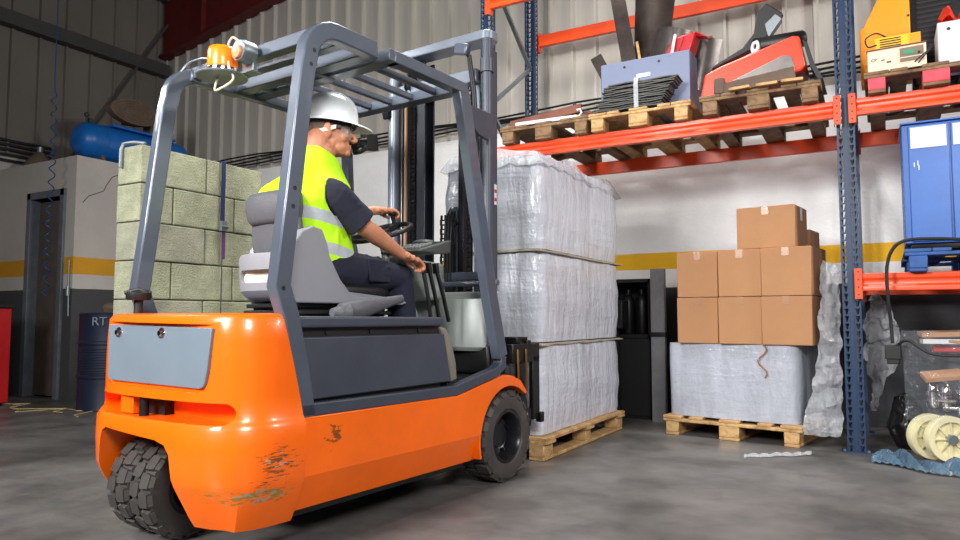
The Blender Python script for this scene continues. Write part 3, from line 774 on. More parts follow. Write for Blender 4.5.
# ---- wheels
def wheel(cx, cy, R, W, rim, nl, parent, rows=2, big=False):
    t = bpy.data.objects.new('wheel', None); COL.objects.link(t); t.parent = parent; t.location = (cx, cy, R)
    h = W/2
    m = MB(); m.lathe([(rim, -h*.8), (rim+.01, -h*.95), (R*.80, -h), (R*.93, -h*.93), (R-.014, -h*.78), (R-.012, 0), (R-.014, h*.78), (R*.93, h*.93), (R*.80, h), (rim+.01, h*.95), (rim, h*.8)], (0, 0, 0), 'x', 64)
    for k in range(nl):
        for r in range(rows):
            a = 2*PI*(k+.5*r)/nl; s = -1 if r == 0 else 1
            w_ = h*(.92 if rows == 2 else 2)
            q = MB(); L_ = 2*PI*R/nl*(.88)
            x0, x1 = (0.004*s, s*h*.90)
            P = [(x0, -L_*.32), (x0+s*h*.12, -L_*.5), (x1, -L_*.42), (x1, L_*.42), (x0+s*h*.12, L_*.5), (x0, L_*.32)]
            if big: P = [(x0, -L_*.44), (x1, -L_*.30-.006), (x1, L_*.40), (x0, L_*.5)]
            lo = [(x, y, R-.02) for x, y in P]; hi = [(x*.985, y*.93, R) for x, y in P]
            sh = [(x1*1.05, P[-3][1] if not big else P[1][1], R*.9)]
            q.loft([lo, hi]); 
            # shoulder of the lug running down the side wall
            q.loft([[(x1*.96, -L_*.36, R-.002), (x1*.96, L_*.36, R-.002), (x1*.90, L_*.36, R-.03), (x1*.90, -L_*.36, R-.03)],
                    [(s*h*1.03, -L_*.30, R*.90), (s*h*1.03, L_*.30, R*.90), (s*h*.9, L_*.30, R*.88), (s*h*.9, -L_*.30, R*.88)]])
            q.xf(Matrix.Rotation(a, 4, 'X'))
            me = bpy.data.meshes.new('q'); q.bm.to_mesh(me); q.bm.free(); m.bm.from_mesh(me); bpy.data.meshes.remove(me)
    m.build('tyre', 'rubber', t, smooth=25)
    s = 1 if cx > -.1 else -1
    m = MB(); m.lathe([(rim+.004, s*h*.86), (rim-.010, s*h*.92), (rim-.022, s*h*.75), (rim-.03, s*h*.0), (rim*.62, s*h*-.2), (rim*.5, s*h*.1), (rim*.45, s*h*.3), (rim*.15, s*h*.34), (0, s*h*.34)], (0, 0, 0), 'x', 40)
    m.cyl((-h*.6*s, 0, 0), (-h*.3*s, 0, 0), rim-.002, seg=32)
    for k in range(5):
        a = 2*PI*k/5+.3; m.cyl((s*h*-.05, rim*.75*math.cos(a), rim*.75*math.sin(a)), (s*h*.22, rim*.75*math.cos(a), rim*.75*math.sin(a)), .009, seg=6)
    m.build('rim', 'rim_black', t, smooth=40)
    return t
wheel(.407, WY, .24, .178, .140, 18, FK, 2, True); wheel(-.407, WY, .24, .178, .140, 18, FK, 2, True)
wheel(-.25, -1.50, .20, .135, .10, 17, FK); wheel(-.085, -1.50, .20, .135, .10, 17, FK)
m = MB(); m.cyl((-.30, -1.50, .2), (-.03, -1.50, .2), .04); m.bb(-.177, -.153, -1.56, -1.44, .2, .48); m.build('steer_axle', 'black_metal', FK)

# ---- overhead guard
GX = .472
def gpost(sx):
    P = [(-1.365, .50), (-1.405, .70), (-1.455, .885), (-1.500, 1.0), (-1.46, 1.32), (-1.415, 1.71), (-1.395, 1.86)]
    for a in range(0, 91, 15):     # rounded top corner
        aa = math.radians(a); P.append((-1.24-.145*math.cos(aa), 1.90+.145*math.sin(aa)))
    P.append((-1.01, 2.045))
    m = MB(); m.sweep([(sx*GX, y, z) for y, z in P], .055, .072, (1, 0, 0)); m.build('rear_post', 'guard', FK, bevel=.006, smooth=40)
    fp_ = .085 if sx > 0 else .05
    P = [(-1.405, .53), (-.43, .525), (-.07, .592), (-.005, .625), (-.005, .67), (-.10, .975), (-.228, 1.49), (-.345, 1.96), (-.372, 2.045)]
    m = MB(); m.sweep([(sx*GX, y, z) for y, z in P[:5]], .055, .05, (1, 0, 0)); m.build('lower_rail', 'slate', FK, bevel=.006)
    if sx < 0: P = P[:5]+[(-.10, .975), (-.205, 1.36), (-.235, 1.85), (-.345, 2.045)]
    m = MB(); m.sweep([(sx*GX, y, z) for y, z in P[4:]], .055, fp_, (1, 0, 0)); m.build('front_post', 'guard', FK, bevel=.006)
gpost(1); gpost(-1)
for z, y in ((1.30, -1.462), (1.37, -1.455), (.99, -1.5), (1.93, -1.37), (1.87, -1.385)):
    q = MB(); q.cyl((GX+.0275, y, z), (GX+.0285, y, z), .009, seg=10)
    q.build('bolt_hole', 'black', FK)
def bar(name, p0, p1, w_, h_, side=(0, 0, 1)): MB().sweep([p0, p1], w_, h_, side).build(name, 'guard', FK, bevel=.004)
for y, w_ in ((-1.265, .055), (-1.135, .05), (-1.01, .07)): bar('guard_crossbar', (-.46, y, 2.05), (.47, y, 2.05), .055 if w_ > .05 else .02, w_)
bar('guard_crossbar', (-.46, -.90, 2.052), (.5, -.90, 2.052), .055, .075)
bar('guard_crossbar', (-.46, -.375, 2.052), (.5, -.375, 2.052), .05, .075)
bar('guard_side_bar', (GX, -.90, 2.052), (GX, -.34, 2.052), .055, .06)
bar('guard_side_bar', (-.455, -1.3, 2.035), (-.455, -.34, 2.035), .05, .05)
for x in (.335, .18, .03, -.12, -.27): bar('guard_slat', (x, -.90, 2.05), (x, -.375, 2.05), .03, .03)
for x in (.10, -.12, -.30): bar('guard_slat', (x, -1.01, 2.035), (x, -.90, 2.035), .03, .03)
# beacon
BX, BY, BZ = -.085, -1.375, 1.932
bp = MB().lathe([(0, 0), (.108, 0), (.110, .004), (.108, .009), (0, .010)], (BX, BY, BZ), 'z', 36).build('beacon_plate', 'galv', FK)
m = MB(); m.bb(BX-.05, BX+.16, BY+.03, -1.29, BZ+.010, BZ+.016); m.bb(BX+.06, BX+.14, -1.32, -1.296, BZ+.01, BZ+.13); m.build('beacon_bracket', 'galv', FK, bevel=.002)
m = MB(); m.lathe([(0, .010), (.066, .010), (.068, .014), (.066, .038), (0, .040)], (BX, BY, BZ), 'z', 32); m.build('beacon_base', 'chrome', FK)
m = MB(); ring = []
for z, r in ((.038, .061), (.046, .063), (.115, .061), (.130, .056), (.134, .045), (.136, .0)):
    ring.append([(BX+(r+(.0016 if k % 2 else -.0008)*(r > .05))*math.cos(2*PI*k/72), BY+(r+(.0016 if k % 2 else -.0008)*(r > .05))*math.sin(2*PI*k/72), BZ+z) for k in range(72)])
m.loft(ring, cap=False); m.build('beacon_lens', 'amber', FK, smooth=60)
m = MB(); m.cyl((BX, BY, BZ+.04), (BX, BY, BZ+.09), .016); m.ball((BX, BY, BZ+.09), .022); m.build('beacon_bulb', 'amber_core', FK)
m = MB(); m.lathe([(0, -.035), (.045, -.035), (.05, -.02), (.05, .03), (.04, .04), (0, .045)], (BX+.115, -1.345, BZ+.10), 'y', 24); m.xf(Matrix()); m.build('plate_bracket', 'galv', FK)  # round body standing in for a slanted plate bracket
m = MB(); m.lathe([(0, -.05), (.028, -.048), (.03, -.038), (.0, -.036)], (BX+.115, -1.345, BZ+.09), 'y', 20); m.build('peach_glint', mat('peach_reflection', (230, 140, 100), .3), FK)  # disc colour paints a peach reflection on the bracket
m = MB(); m.tube(curve_pts([(BX+.10, -1.36, BZ+.14), (BX+.06, -1.37, BZ+.17), (BX+.04, -1.38, BZ+.12), (BX+.07, -1.39, BZ+.03), (BX+.10, -1.39, BZ-.03), (BX+.05, -1.42, BZ-.07), (BX-.0, -1.41, BZ-.06), (BX-.01, -1.39, BZ)]), .005, 8); m.build('beacon_cable', 'charger', FK)
m = MB(); m.tube(curve_pts([(-.47, -1.50, 1.06), (-.47, -1.455, 1.5), (-.475, -1.43, 1.85), (-.46, -1.36, 2.01), (-.43, -1.32, 2.085), (-.36, -1.30, 2.10), (-.28, -1.31, 2.08)]), .006, 8); m.build('beacon_feed_cable', 'galv', FK)
# filler cap at the foot of the far rear post
m = MB(); m.cyl((-.30, -1.60, .885), (-.30, -1.60, .96), .018); m.lathe([(0, .955), (.045, .955), (.05, .965), (.05, .985), (.04, .995), (0, .995)], (-.30, -1.60, 0), 'z', 24); m.tube([(-.34, -1.64, .985), (-.30, -1.60, 1.0), (-.26, -1.57, .985)], .008); m.build('rear_cap', 'black', FK)

# ---- mast
m = MB(); 
def channel(mb, x0, x1, y0, y1, z0, z1, open_, t_=.012):
    mb.bb(x0, x1, y0, y0+t_, z0, z1); mb.bb(x0, x1, y1-t_, y1, z0, z1)
    if open_ > 0: mb.bb(x0, x0+t_, y0, y1, z0, z1)
    else: mb.bb(x1-t_, x1, y0, y1, z0, z1)
m = MB(); channel(m, -.44, -.365, .14, .26, .15, 2.42, 1); m.build('outer_mast_channel', 'steel', FK, bevel=.003)  # brighter metal puts the highlight on this channel into its colour
m = MB(); channel(m, .262, .318, .14, .21, .15, 2.46, -1); m.build('outer_mast_channel', 'slate', FK, bevel=.003)
m = MB(); channel(m, -.255, -.185, .15, .25, .15, 2.50, 1); m.bb(-.35, -.335, .16, .26, .15, 2.5); m.build('inner_mast_channel', 'mast_dark', FK, bevel=.003)
m = MB(); m.bb(.06, .10, .17, .27, .15, 2.0); m.build('inner_mast_channel', 'mast_dark', FK, bevel=.003)
m = MB(); m.bb(.19, .235, .15, .25, .15, 2.34); m.build('inner_mast_channel', 'mast_grey', FK, bevel=.003)
m = MB(); m.cyl((.325, .09, .35), (.325, .09, 2.50), .03, seg=24); m.cyl((.325, .09, 2.30), (.325, .09, 2.38), .040, seg=24); m.build('lift_cylinder', 'slate', FK)
m = MB(); m.cyl((-.40, .10, .35), (-.40, .10, 2.40), .034, seg=24); m.build('lift_cylinder', 'mast_grey', FK)
m = MB(); m.cyl((.262, .13, .35), (.262, .13, 2.34), .010, seg=14); m.build('piston_rod', 'mast_dark', FK)
def chain(x, y, z0, z1, wd=.018):
    m = MB(); n = int((z1-z0)/.028)
    for i in range(n):
        z = z0+i*.028; k = i % 2
        for s in (-1, 1): m.box((x+s*(wd*.5+.004*k), y, z+.014), (.003, .02, .034))
        m.cyl((x-wd*.75, y, z), (x+wd*.75, y, z), .005, seg=6)
    m.build('lift_chain', 'black_metal', FK)
chain(-.295, .17, .4, 2.42, .03); chain(.145, .17, .4, 2.36, .024)
m = MB(); m.tube([(-.325, .13, .4), (-.325, .13, 2.35)], .010, 8); m.build('mast_hose', mat('ochre_hose', (150, 112, 80), .6), FK)
m = MB(); m.tube([(.255, .09, 1.2), (.25, .09, 1.9), (.235, .08, 2.2), (.2, .08, 2.42)], .010, 8); m.tube([(.275, .08, 1.2), (.27, .08, 1.9), (.255, .07, 2.2), (.22, .07, 2.42)], .008, 8); m.build('mast_hose', 'black', FK)
# cross heads
m = MB(); m.prism(rpoly(-.47, .345, .08, .21, .05), 'z', 2.505, 2.56); m.build('mast_crosshead', 'mast_grey', FK, bevel=.006)
m = MB(); m.bb(-.44, .24, .10, .16, 2.27, 2.35); m.bb(-.44, .24, .15, .26, 2.33, 2.35); m.build('mast_crosshead', 'mast_grey', FK, bevel=.005)
m = MB(); m.box((.17, .06, 2.46), (.10, .05, .07), (0, .25, 0)); m.build('hose_clamp', 'guard', FK, bevel=.012)
m = MB(); m.lathe([(.02, -.02), (.05, -.02), (.05, -.012), (.04, -.008), (.04, .008), (.05, .012), (.05, .02), (.02, .02)], (-.28, .13, 2.34), 'x', 24); m.build('chain_sheave', 'mast_dark', FK)
m = MB(); m.box((-.415, .06, 2.20), (.05, .08, .12), (.3, 0, 0)); m.build('tilt_bracket', 'mast_dark', FK, bevel=.01)
m = MB(); m.prism([(-.26, 2.03), (.07, 2.03), (.07, 1.96), (.04, 1.90), (-.02, 1.87), (-.10, 1.885), (-.16, 1.92), (-.24, 1.92)], 'x', .385, .40); m.bb(.36, .42, -.25, -.18, 1.93, 2.02); m.build('guard_bracket', 'slate', FK, bevel=.004)
# centre ram with chain and hoses
m = MB(); m.cyl((.0, .24, .3), (.0, .24, 1.46), .035, seg=20); m.cyl((0, .24, 1.46), (0, .24, 1.50), .02); m.build('free_lift_ram', 'mast_dark', FK)
m = MB(); m.lathe([(.02, -.03), (.062, -.03), (.062, -.022), (.05, -.016), (.05, .016), (.062, .022), (.062, .03), (.02, .03)], (0.03, .22, 1.50), 'x', 28); m.bb(-.0, .06, .17, .26, 1.47, 1.54); m.build('ram_sheave', 'guard', FK, bevel=.003)
chain(-.035, .15, .8, 1.52, .03)
for dx in (-.01, .012, .034):
    m = MB(); m.tube([(dx, .14, .9), (dx, .13, 1.3), (dx, .145, 1.48), (dx, .19, 1.545), (dx, .25, 1.50), (dx, .27, 1.3)], .009, 8); m.build('lift_hose', 'black', FK)
m = MB(); m.bb(-.30, .33, .13, .16, 1.10, 1.15); m.build('mast_tie_bar', 'guard', FK, bevel=.004)
for z in (.45,):
    m = MB(); m.bb(-.40, .36, .20, .25, z-.06, z+.06); m.build('mast_tie_bar', 'mast_dark', FK, bevel=.004)
m = MB(); m.bb(.3185, .3195, .175, .20, 1.54, 1.66); m.build('warning_decal', 'white_paint', FK)
m = MB(); m.bb(.3196, .32, .177, .198, 1.56, 1.58); m.bb(.3196, .32, .177, .198, 1.61, 1.63); m.build('decal_print', 'red', FK)
# fork carriage
m = MB()
for z in (.30, .70): m.bb(-.43, .43, .36, .40, z-.05, z+.05)
for x in (-.18, .10, .40): m.bb(x-.02, x+.02, .30, .37, .25, .76)
m.build('fork_carriage', 'black_metal', FK, bevel=.004)
m = MB(); m.bb(.38, .43, .20, .50, .62, .73); m.bb(.40, .43, .42, .50, .28, .66); m.bb(.30, .42, .26, .38, .73, .77); m.bb(.41, .45, .48, .52, .26, .32); m.build('side_shifter', 'black_metal', FK, bevel=.006)
for y in (.24, .33):
    m = MB(); m.tube([(.435, y, .70), (.44, y, .55), (.42, y+.02, .42), (.40, y+.06, .38)], .007, 8); m.build('carriage_hose', mat('brass_fitting', (120, 92, 50), .4, metal=.5), FK)
for x in (-.17, .17):
    m = MB(); m.bb(x-.045, x+.045, .41, .45, .045, .72)
    m.prism([(.41, .042), (1.05, .05), (1.05, .06), (.47, .082), (.41, .10)], 'x', x-.045, x+.045); m.build('fork', 'black_metal', FK, bevel=.004)

# ---- seat
_seat_before = set(bpy.data.objects)
sh = MB()
def srow(z, yb, yf, hw, th=.03):
    """horizontal slice of the seat bucket: U shape open to the front"""
    P = []
    n = 9
    out = [(hw, yf)]+[(hw*math.cos(a), yb+.10-.10*math.sin(a)) for a in [PI/2*i/n for i in range(n)]]
    pts = [(x, y) for x, y in out]
    full = pts+[(-x, y) for x, y in pts[::-1]]
    inn = [(x*(1-th/hw) if abs(x) > .01 else x, y+ (th if y < yb+.09 else 0)) for x, y in full][::-1]
    return [(x, y, z) for x, y in full+inn]
rows = [srow(.955, -1.26, -.62, .22), srow(.975, -1.30, -.60, .245), srow(1.0, -1.325, -.98, .25), srow(1.055, -1.33, -1.04, .252), srow(1.10, -1.333, -1.07, .252),
        srow(1.15, -1.335, -1.10, .25), srow(1.165, -1.33, -1.11, .245)]
sh.loft(rows); seat = sh.build('seat_shell', 'seat_grey', FK, smooth=60)
cut(seat, [MB().prism(rpoly(-.17, .17, 1.035, 1.092, .025), 'y', -1.5, -1.28)])
bv = seat.modifiers.new('bevel', 'BEVEL'); bv.width = .008; bv.segments = 2; bv.limit_method = 'ANGLE'; bv.angle_limit = math.radians(40)
for sx in (-1, 1):
    BP = [(-1.34, .97), (-1.34, 1.12), (-1.32, 1.20), (-1.27, 1.258), (-1.21, 1.282), (-1.155, 1.27), (-1.125, 1.21), (-1.10, 1.12), (-1.06, 1.05), (-1.01, 1.005), (-.93, .98), (-.60, .965), (-.58, .955), (-.62, .945), (-1.3, .945)]
    m = MB(); m.prism([(y if sx > 0 else y+.12, z) for y, z in BP], 'x', sx*.205, sx*.262); m.build('seat_side_bolster', 'seat_grey', FK, bevel=.022, seg=4, smooth=60)
m = MB(); m.bb(-.19, .19, -1.285, -1.12, 1.02, 1.10); m.build('seat_slot_backing', 'cream', FK)  # cream panel put in for the pale gap showing through the slot
m = MB(); m.loft([[(x*.19*k, yb+ y*.055*k, z) for x, y in [(math.cos(2*PI*i/20), math.sin(2*PI*i/20)) for i in range(20)]] for z, yb, k in
     ((1.06, -1.19, .8), (1.12, -1.20, 1), (1.22, -1.215, 1.05), (1.29, -1.225, 1.0), (1.325, -1.23, .98))]); m.build('back_cushion', 'seat_dark', FK, smooth=60)
m = MB(); m.loft([[(x*.185*k, yb+y*.062*k, z) for x, y in [(math.copysign(abs(math.cos(2*PI*i/24))**.6, math.cos(2*PI*i/24)), math.copysign(abs(math.sin(2*PI*i/24))**.7, math.sin(2*PI*i/24))) for i in range(24)]] for z, yb, k in
     ((1.30, -1.235, .86), (1.32, -1.24, .97), (1.37, -1.245, 1.04), (1.415, -1.245, 1.02), (1.438, -1.24, .93), (1.447, -1.235, .7))]); m.build('headrest', 'seat_dark', FK, smooth=60)
m = MB(); m.loft([[(x*.215*k, -.845+y*.235*k, z) for x, y in [(math.copysign(abs(math.cos(2*PI*i/28))**.5, math.cos(2*PI*i/28)), math.copysign(abs(math.sin(2*PI*i/28))**.5, math.sin(2*PI*i/28))) for i in range(28)]] for z, k in
     ((.965, .9), (.99, 1), (1.02, 1.0), (1.035, .95), (1.04, .8))]); m.build('seat_cushion', 'black', FK, smooth=60)
m = MB()
for z, k in ((.895, 1.0), (.925, .97)): m.prism([(x*k, (y+.95)*k-.95) for x, y in rpoly(-.22, .22, -1.27, -.64, .04)], 'z', z, z+.02)
m.bb(-.19, .19, -1.22, -.68, .888, .955); m.build('seat_suspension', 'black', FK, bevel=.005)
m = MB(); m.tube([(.30, -1.02, .905), (.31, -.93, .915), (.315, -.86, .93), (.32, -.78, .945), (.325, -.70, .962), (.325, -.64, .972)], [.028, .034, .030, .022, .016, .014], 12, squash=1.4)
m.tube([(.29, -1.06, .902), (.30, -.98, .905)], [.02, .045], 12); m.build('hand_brake_boot', mat('dark_grey_rubber', (84, 84, 90), .5, var=.2, bump=.3), FK)

for o in set(bpy.data.objects)-_seat_before:
    if o.name.split('.')[0] != 'hand_brake_boot':
        for v in o.data.vertices: v.co.x = v.co.x*.86+.012; v.co.y += .085
# ---- steering wheel, display, levers
S0 = V((-.05, -.385, 1.345)); tilt = Matrix.Translation(S0) @ Matrix.Rotation(math.radians(22), 4, 'X')
m = MB(); pts = [(.165*math.cos(2*PI*k/40), .165*math.sin(2*PI*k/40), 0) for k in range(41)]; m.tube(pts, .014, 12, cap=False)
for a in (PI/2, PI/2+2.1, PI/2-2.1): m.sweep([(0, 0, -.01), (.16*math.cos(a), .16*math.sin(a), 0)], .03, .012, (0, 0, 1))
m.lathe([(0, -.03), (.045, -.03), (.05, -.01), (.045, .01), (0, .014)], (0, 0, 0), 'z', 24)
m.xf(tilt); m.build('steering_wheel', 'black', FK)
m = MB(); m.cyl((-.03, .155, .01), (-.03, .155, .055), .012); m.ball((-.03, .155, .07), (.022, .022, .02)); m.xf(tilt); m.build('steering_knob', 'black', FK)
m = MB(); m.tube([(-.05, -.38, 1.32), (-.05, -.30, 1.2), (-.05, -.15, .9), (-.05, -.08, .6)], [.03, .04, .05, .06], 16); m.build('steering_column', 'cowl', FK)
m = MB(); m.tube([(.06, -.44, 1.29), (.06, -.47, 1.27), (.06, -.47, 1.05)], .022, 12); m.build('grab_handle', 'seat_grey', FK)
m = MB(); m.loft([[(.05, -.50, 1.212), (.33, -.50, 1.212), (.33, -.50, 1.226), (.05, -.50, 1.226)], [(.05, -.36, 1.21), (.33, -.36, 1.21), (.33, -.36, 1.262), (.05, -.36, 1.262)], [(.05, -.26, 1.22), (.33, -.26, 1.22), (.33, -.25, 1.292), (.05, -.25, 1.292)]])
dsp = m.build('display_console', 'display', FK, bevel=.014, seg=3)
m = MB(); m.loft([[(.08, -.47, 1.231), (.30, -.47, 1.231), (.30, -.47, 1.234), (.08, -.47, 1.234)], [(.08, -.29, 1.282), (.30, -.29, 1.282), (.30, -.29, 1.286), (.08, -.29, 1.286)]]); m.build('display_face', 'lcd', dsp)
m = MB()
for i in range(4):
    for k in range(4): m.box((.12+.045*i, -.44+.03*k, 1.244+.0085*k), (.03, .016, .008), (.27, 0, 0))
m.build('key_pad', 'seat_grey', dsp)
m = MB(); m.ball((.16, -.27, 1.285), (.07, .06, .02)); m.build('display_hood', 'display', dsp)
m = MB(); m.prism([(-.30, 1.21), (.05, 1.20), (.08, .98), (-.10, .98)], 'x', -.25, .05); m.build('dashboard', 'cowl', FK, bevel=.02)
for i, (yt, yb) in enumerate(((-.415, -.345), (-.365, -.275), (-.305, -.195))):
    m = MB(); m.sweep([(.27, yb, .86), (.27, (yt+yb)/2+.005, 1.0), (.27, yt, 1.135)], .018, .016); m.box((.27, yt-.004, 1.14), (.03, .022, .055), (.2, 0, 0)); m.build('control_lever', 'black', FK, bevel=.003)
# camera and mirror pod on the far front post
m = MB(); m.tube([(-.45, -.27, 1.93), (-.40, -.22, 1.94), (-.36, -.18, 1.945)], .012, 8)
m.box((-.40, -.12, 1.950), (.05, .105, .10), (.12, 0, 0)); m.build('work_lamp', 'black', FK, bevel=.018, seg=3)
m = MB(); m.box((-.40, -.235, 1.915), (.05, .08, .06), (-.5, .2, .3)); m.box((-.40, -.20, 1.885), (.06, .09, .035), (.5, 0, 0)); m.build('mirror_pod', 'black', FK, bevel=.014, seg=3)
# ================================================================== driver
def remesh(mb, name, m, parent, vox, smooth_it=6, base=None):
    if base is not None: mb.xf(Matrix.Translation(-base))
    me = mb.mesh(name, 0); o = bpy.data.objects.new(name, me); COL.objects.link(o)
    r = o.modifiers.new('r', 'REMESH'); r.mode = 'VOXEL'; r.voxel_size = vox; r.use_smooth_shade = True
    if smooth_it:
        s = o.modifiers.new('s', 'SMOOTH'); s.factor = .5; s.iterations = smooth_it
    bake(o, None); o.data.polygons.foreach_set('use_smooth', [True]*len(o.data.polygons))
    o.data.materials.clear(); o.data.materials.append(M[m] if isinstance(m, str) else m)
    if parent: o.parent = parent
    return o
def limb(mb, pts, rs, seg=16, squash=None):
    mb.tube(pts, rs, seg, squash=squash)
    for p, r in zip(pts, rs): mb.ball(p, r*.98, 14)
PB = V((0, -.93, 1.04))            # where the driver sits on the cushion, truck frame
HC = V((.0, -.815, 1.80)); HROT = Matrix.Translation(HC+V((0, 0, -.006))) @ Matrix.Scale(1.1, 4) @ Matrix.Rotation(math.radians(-47), 4, 'Z') @ Matrix.Rotation(math.radians(-4), 4, 'X')
def H(p): return HROT @ V(p)
shN, elN, wrN, haN = V((.185, -.955, 1.445)), V((.235, -.80, 1.305)), V((.25, -.56, 1.198)), V((.268, -.472, 1.172))
shF, elF, wrF, haF = V((-.18, -.91, 1.445)), V((-.27, -.62, 1.375)), V((-.125, -.37, 1.475)), V((-.085, -.27, 1.482))
hipN, kneeN, ankN = V((.10, -.93, 1.115)), V((.15, -.47, 1.085)), V((.15, -.40, .68))
hipF, kneeF, ankF = V((-.10, -.93, 1.115)), V((-.16, -.48, 1.085)), V((-.16, -.36, .68))
b = MB()
# torso and neck
for c, r in (((0, -.95, 1.12), (.15, .12, .10)), ((0, -.965, 1.24), (.14, .115, .12)), ((0, -.97, 1.36), (.155, .12, .12)), ((0, -.925, 1.45), (.165, .11, .08))): b.ball(c, r, 20)
limb(b, [(0, -.92, 1.50), (0, -.90, 1.60), (.0, -.865, 1.70)], [.085, .071, .066]); limb(b, [(0, -.91, 1.62), (0, -.895, 1.75)], [.058, .055])
# arms
limb(b, [shN, shN.lerp(elN, .5), elN, elN.lerp(wrN, .25), elN.lerp(wrN, .6), wrN], [.058, .050, .043, .046, .037, .027])
limb(b, [shF, shF.lerp(elF, .5), elF, elF.lerp(wrF, .25), elF.lerp(wrF, .6), wrF], [.058, .050, .043, .046, .037, .027])
# legs
for h, k, a in ((hipN, kneeN, ankN), (hipF, kneeF, ankF)): limb(b, [h, h.lerp(k, .5), k, k.lerp(a, .3), a], [.082, .070, .053, .05, .034])
def hand(b, wr, ha, down, side, thumb):
    """palm from wrist to knuckles, four bent fingers closing downwards, thumb leaving the side of the palm"""
    f = (ha-wr).normalized(); d = V(down).normalized(); s = V(side).normalized()
    for t in (.25, .6, .9):
        c = wr.lerp(ha, t); b.ball(c, .02, 12)
        b.tube([c-s*.024, c+s*.026], [.0165, .0165], 10); b.ball(c-s*.024, .0165, 10); b.ball(c+s*.026, .016, 10)
    b.tube([wr, wr.lerp(ha, .5)], [.026, .024], 12)
    for i, (off, L) in enumerate(((-.031, .92), (-.010, 1.), (.011, .95), (.031, .78))):
        k = ha+s*off; p1 = k+f*.022*L+d*.004; p2 = p1+f*.020*L+d*.020*L; p3 = p2-f*.004+d*.020*L; p4 = p3-f*.014*L+d*.006
        pts = [k-f*.02, k, p1, p2, p3, p4]; b.tube(pts, [.0095, .0098, .0092, .0086, .008, .007], 10)
        for q in pts[1:]: b.ball(q, .0085, 10)
    t0 = wr.lerp(ha, .35)+s*thumb*.024; t1 = t0+f*.026+s*thumb*.018+d*.012; t2 = t1+f*.022+d*.016-s*thumb*.004; t3 = t2+f*.016+d*.008-s*thumb*.010
    b.tube([t0, t1, t2, t3], [.013, .0115, .010, .008], 10)
    for q, r in ((t1, .0112), (t2, .0098), (t3, .0085)): b.ball(q, r, 10)
hand(b, wrN, haN, (0, .15, -1), (.94, -.2, -.05), -1)
hand(b, wrF, haF, (0, .25, -1), (.9, -.35, 0), -1)
# head in its own frame: +y is where the face looks
for c, r in (((0, -.012, .035), (.074, .094, .088)), ((0, .012, -.02), (.066, .078, .075)), ((0, .030, -.062), (.054, .060, .042)), ((0, .080, -.083), (.024, .018, .018)), ((0, .05, -.083), (.036, .036, .020)),
             ((0, .072, -.005), (.045, .02, .045)), ((0, .055, .045), (.058, .036, .035)), ((0, .076, .028), (.048, .014, .010)), ((.036, .062, -.022), (.02, .02, .022)), ((-.036, .062, -.022), (.02, .02, .022)),
             ((0, -.07, -.035), (.05, .03, .05)), ((.052, .0, -.05), (.014, .035, .03)), ((-.052, .0, -.05), (.014, .035, .03))):
    q = MB(); q.ball(c, r, 24); q.xf(HROT); me = bpy.data.meshes.new('q'); q.bm.to_mesh(me); q.bm.free(); b.bm.from_mesh(me)
b.tube([H((0, .088, .02)), H((0, .104, -.004)), H((0, .116, -.022)), H((0, .100, -.032))], [.008, .010, .0125, .010], 12); b.ball(H((0, .114, -.022)), .0125, 10)
for s in (-1, 1):
    b.ball(H((s*.010, .102, -.028)), .0085, 10)
    q = MB(); q.ball((s*.079, -.004, -.010), (.011, .021, .033), 14, (0, s*.3, 0)); q.tube([(s*.083, -.022, -.002), (s*.088, -.014, .020), (s*.087, .004, .022)], .005, 8); q.xf(HROT); me = bpy.data.meshes.new('q'); q.bm.to_mesh(me); q.bm.free(); b.bm.from_mesh(me)
b.tube([H((-.022, .084, -.052)), H((0, .095, -.051)), H((.022, .084, -.052))], [.005, .0075, .005], 8)
b.tube([H((-.020, .084, -.064)), H((0, .093, -.065)), H((.020, .084, -.064))], [.005, .0075, .005], 8)
person = remesh(b, 'person', 'skin', None, .0042, 4, PB)
pw = Matrix.Translation(V(TL)) @ Matrix.Rotation(TA, 4, 'Z') @ Matrix.Translation(PB)
person.matrix_world = pw
tag(person, 'person in white hard hat and yellow safety vest driving the forklift, looking to the right', 'person')
def wear(mb, name, m, vox=None, it=4, smooth=60, **k):
    if vox: return remesh(mb, name, m, person, vox, it, PB)
    mb.xf(Matrix.Translation(-PB)); return mb.build(name, m, person, smooth=smooth, **k)
# trousers
m = MB(); m.ball((0, -.94, 1.115), (.175, .14, .095), 20)
for s, (h, k, a) in ((1, (hipN, kneeN, ankN)), (-1, (hipF, kneeF, ankF))):
    limb(m, [h+V((s*.01, 0, -.005)), h.lerp(k, .35), h.lerp(k, .7), k, k.lerp(a, .12), k.lerp(a, .45), a+V((0, 0, .04))], [.098, .096, .088, .080, .076, .074, .068], 18)
    for i in range(5):   # cloth folds
        q = k.lerp(a, .06+.07*i)+V((0, -.03, 0)); m.tube([q+V((-.06, -.01, .01)), q+V((0, -.045, -.005)), q+V((.06, -.01, .012))], .012, 8)
    for i in range(4):
        q = h.lerp(k, .2+.16*i); m.tube([q+V((-.05, .02, .078)), q+V((.03, -.02, .085)), q+V((.085, .0, .03))], .011, 8)
wear(m, 'trousers', 'navy', .007)
m = MB(); q0 = hipN.lerp(kneeN, .52); m.box(q0+V((.085, .01, .01)), (.012, .15, .11), (.0, -.15, .02)); wear(m, 'cargo_pocket', 'navy', bevel=.005)
# shoes
for a in (ankN, ankF):
    m = MB(); m.ball(a+V((0, .0, -.03)), (.045, .06, .06)); m.ball(a+V((0, .08, -.055)), (.045, .11, .038)); m.box(a+V((0, .05, -.088)), (.09, .27, .02)); wear(m, 'shoe', 'black', .008, 2)
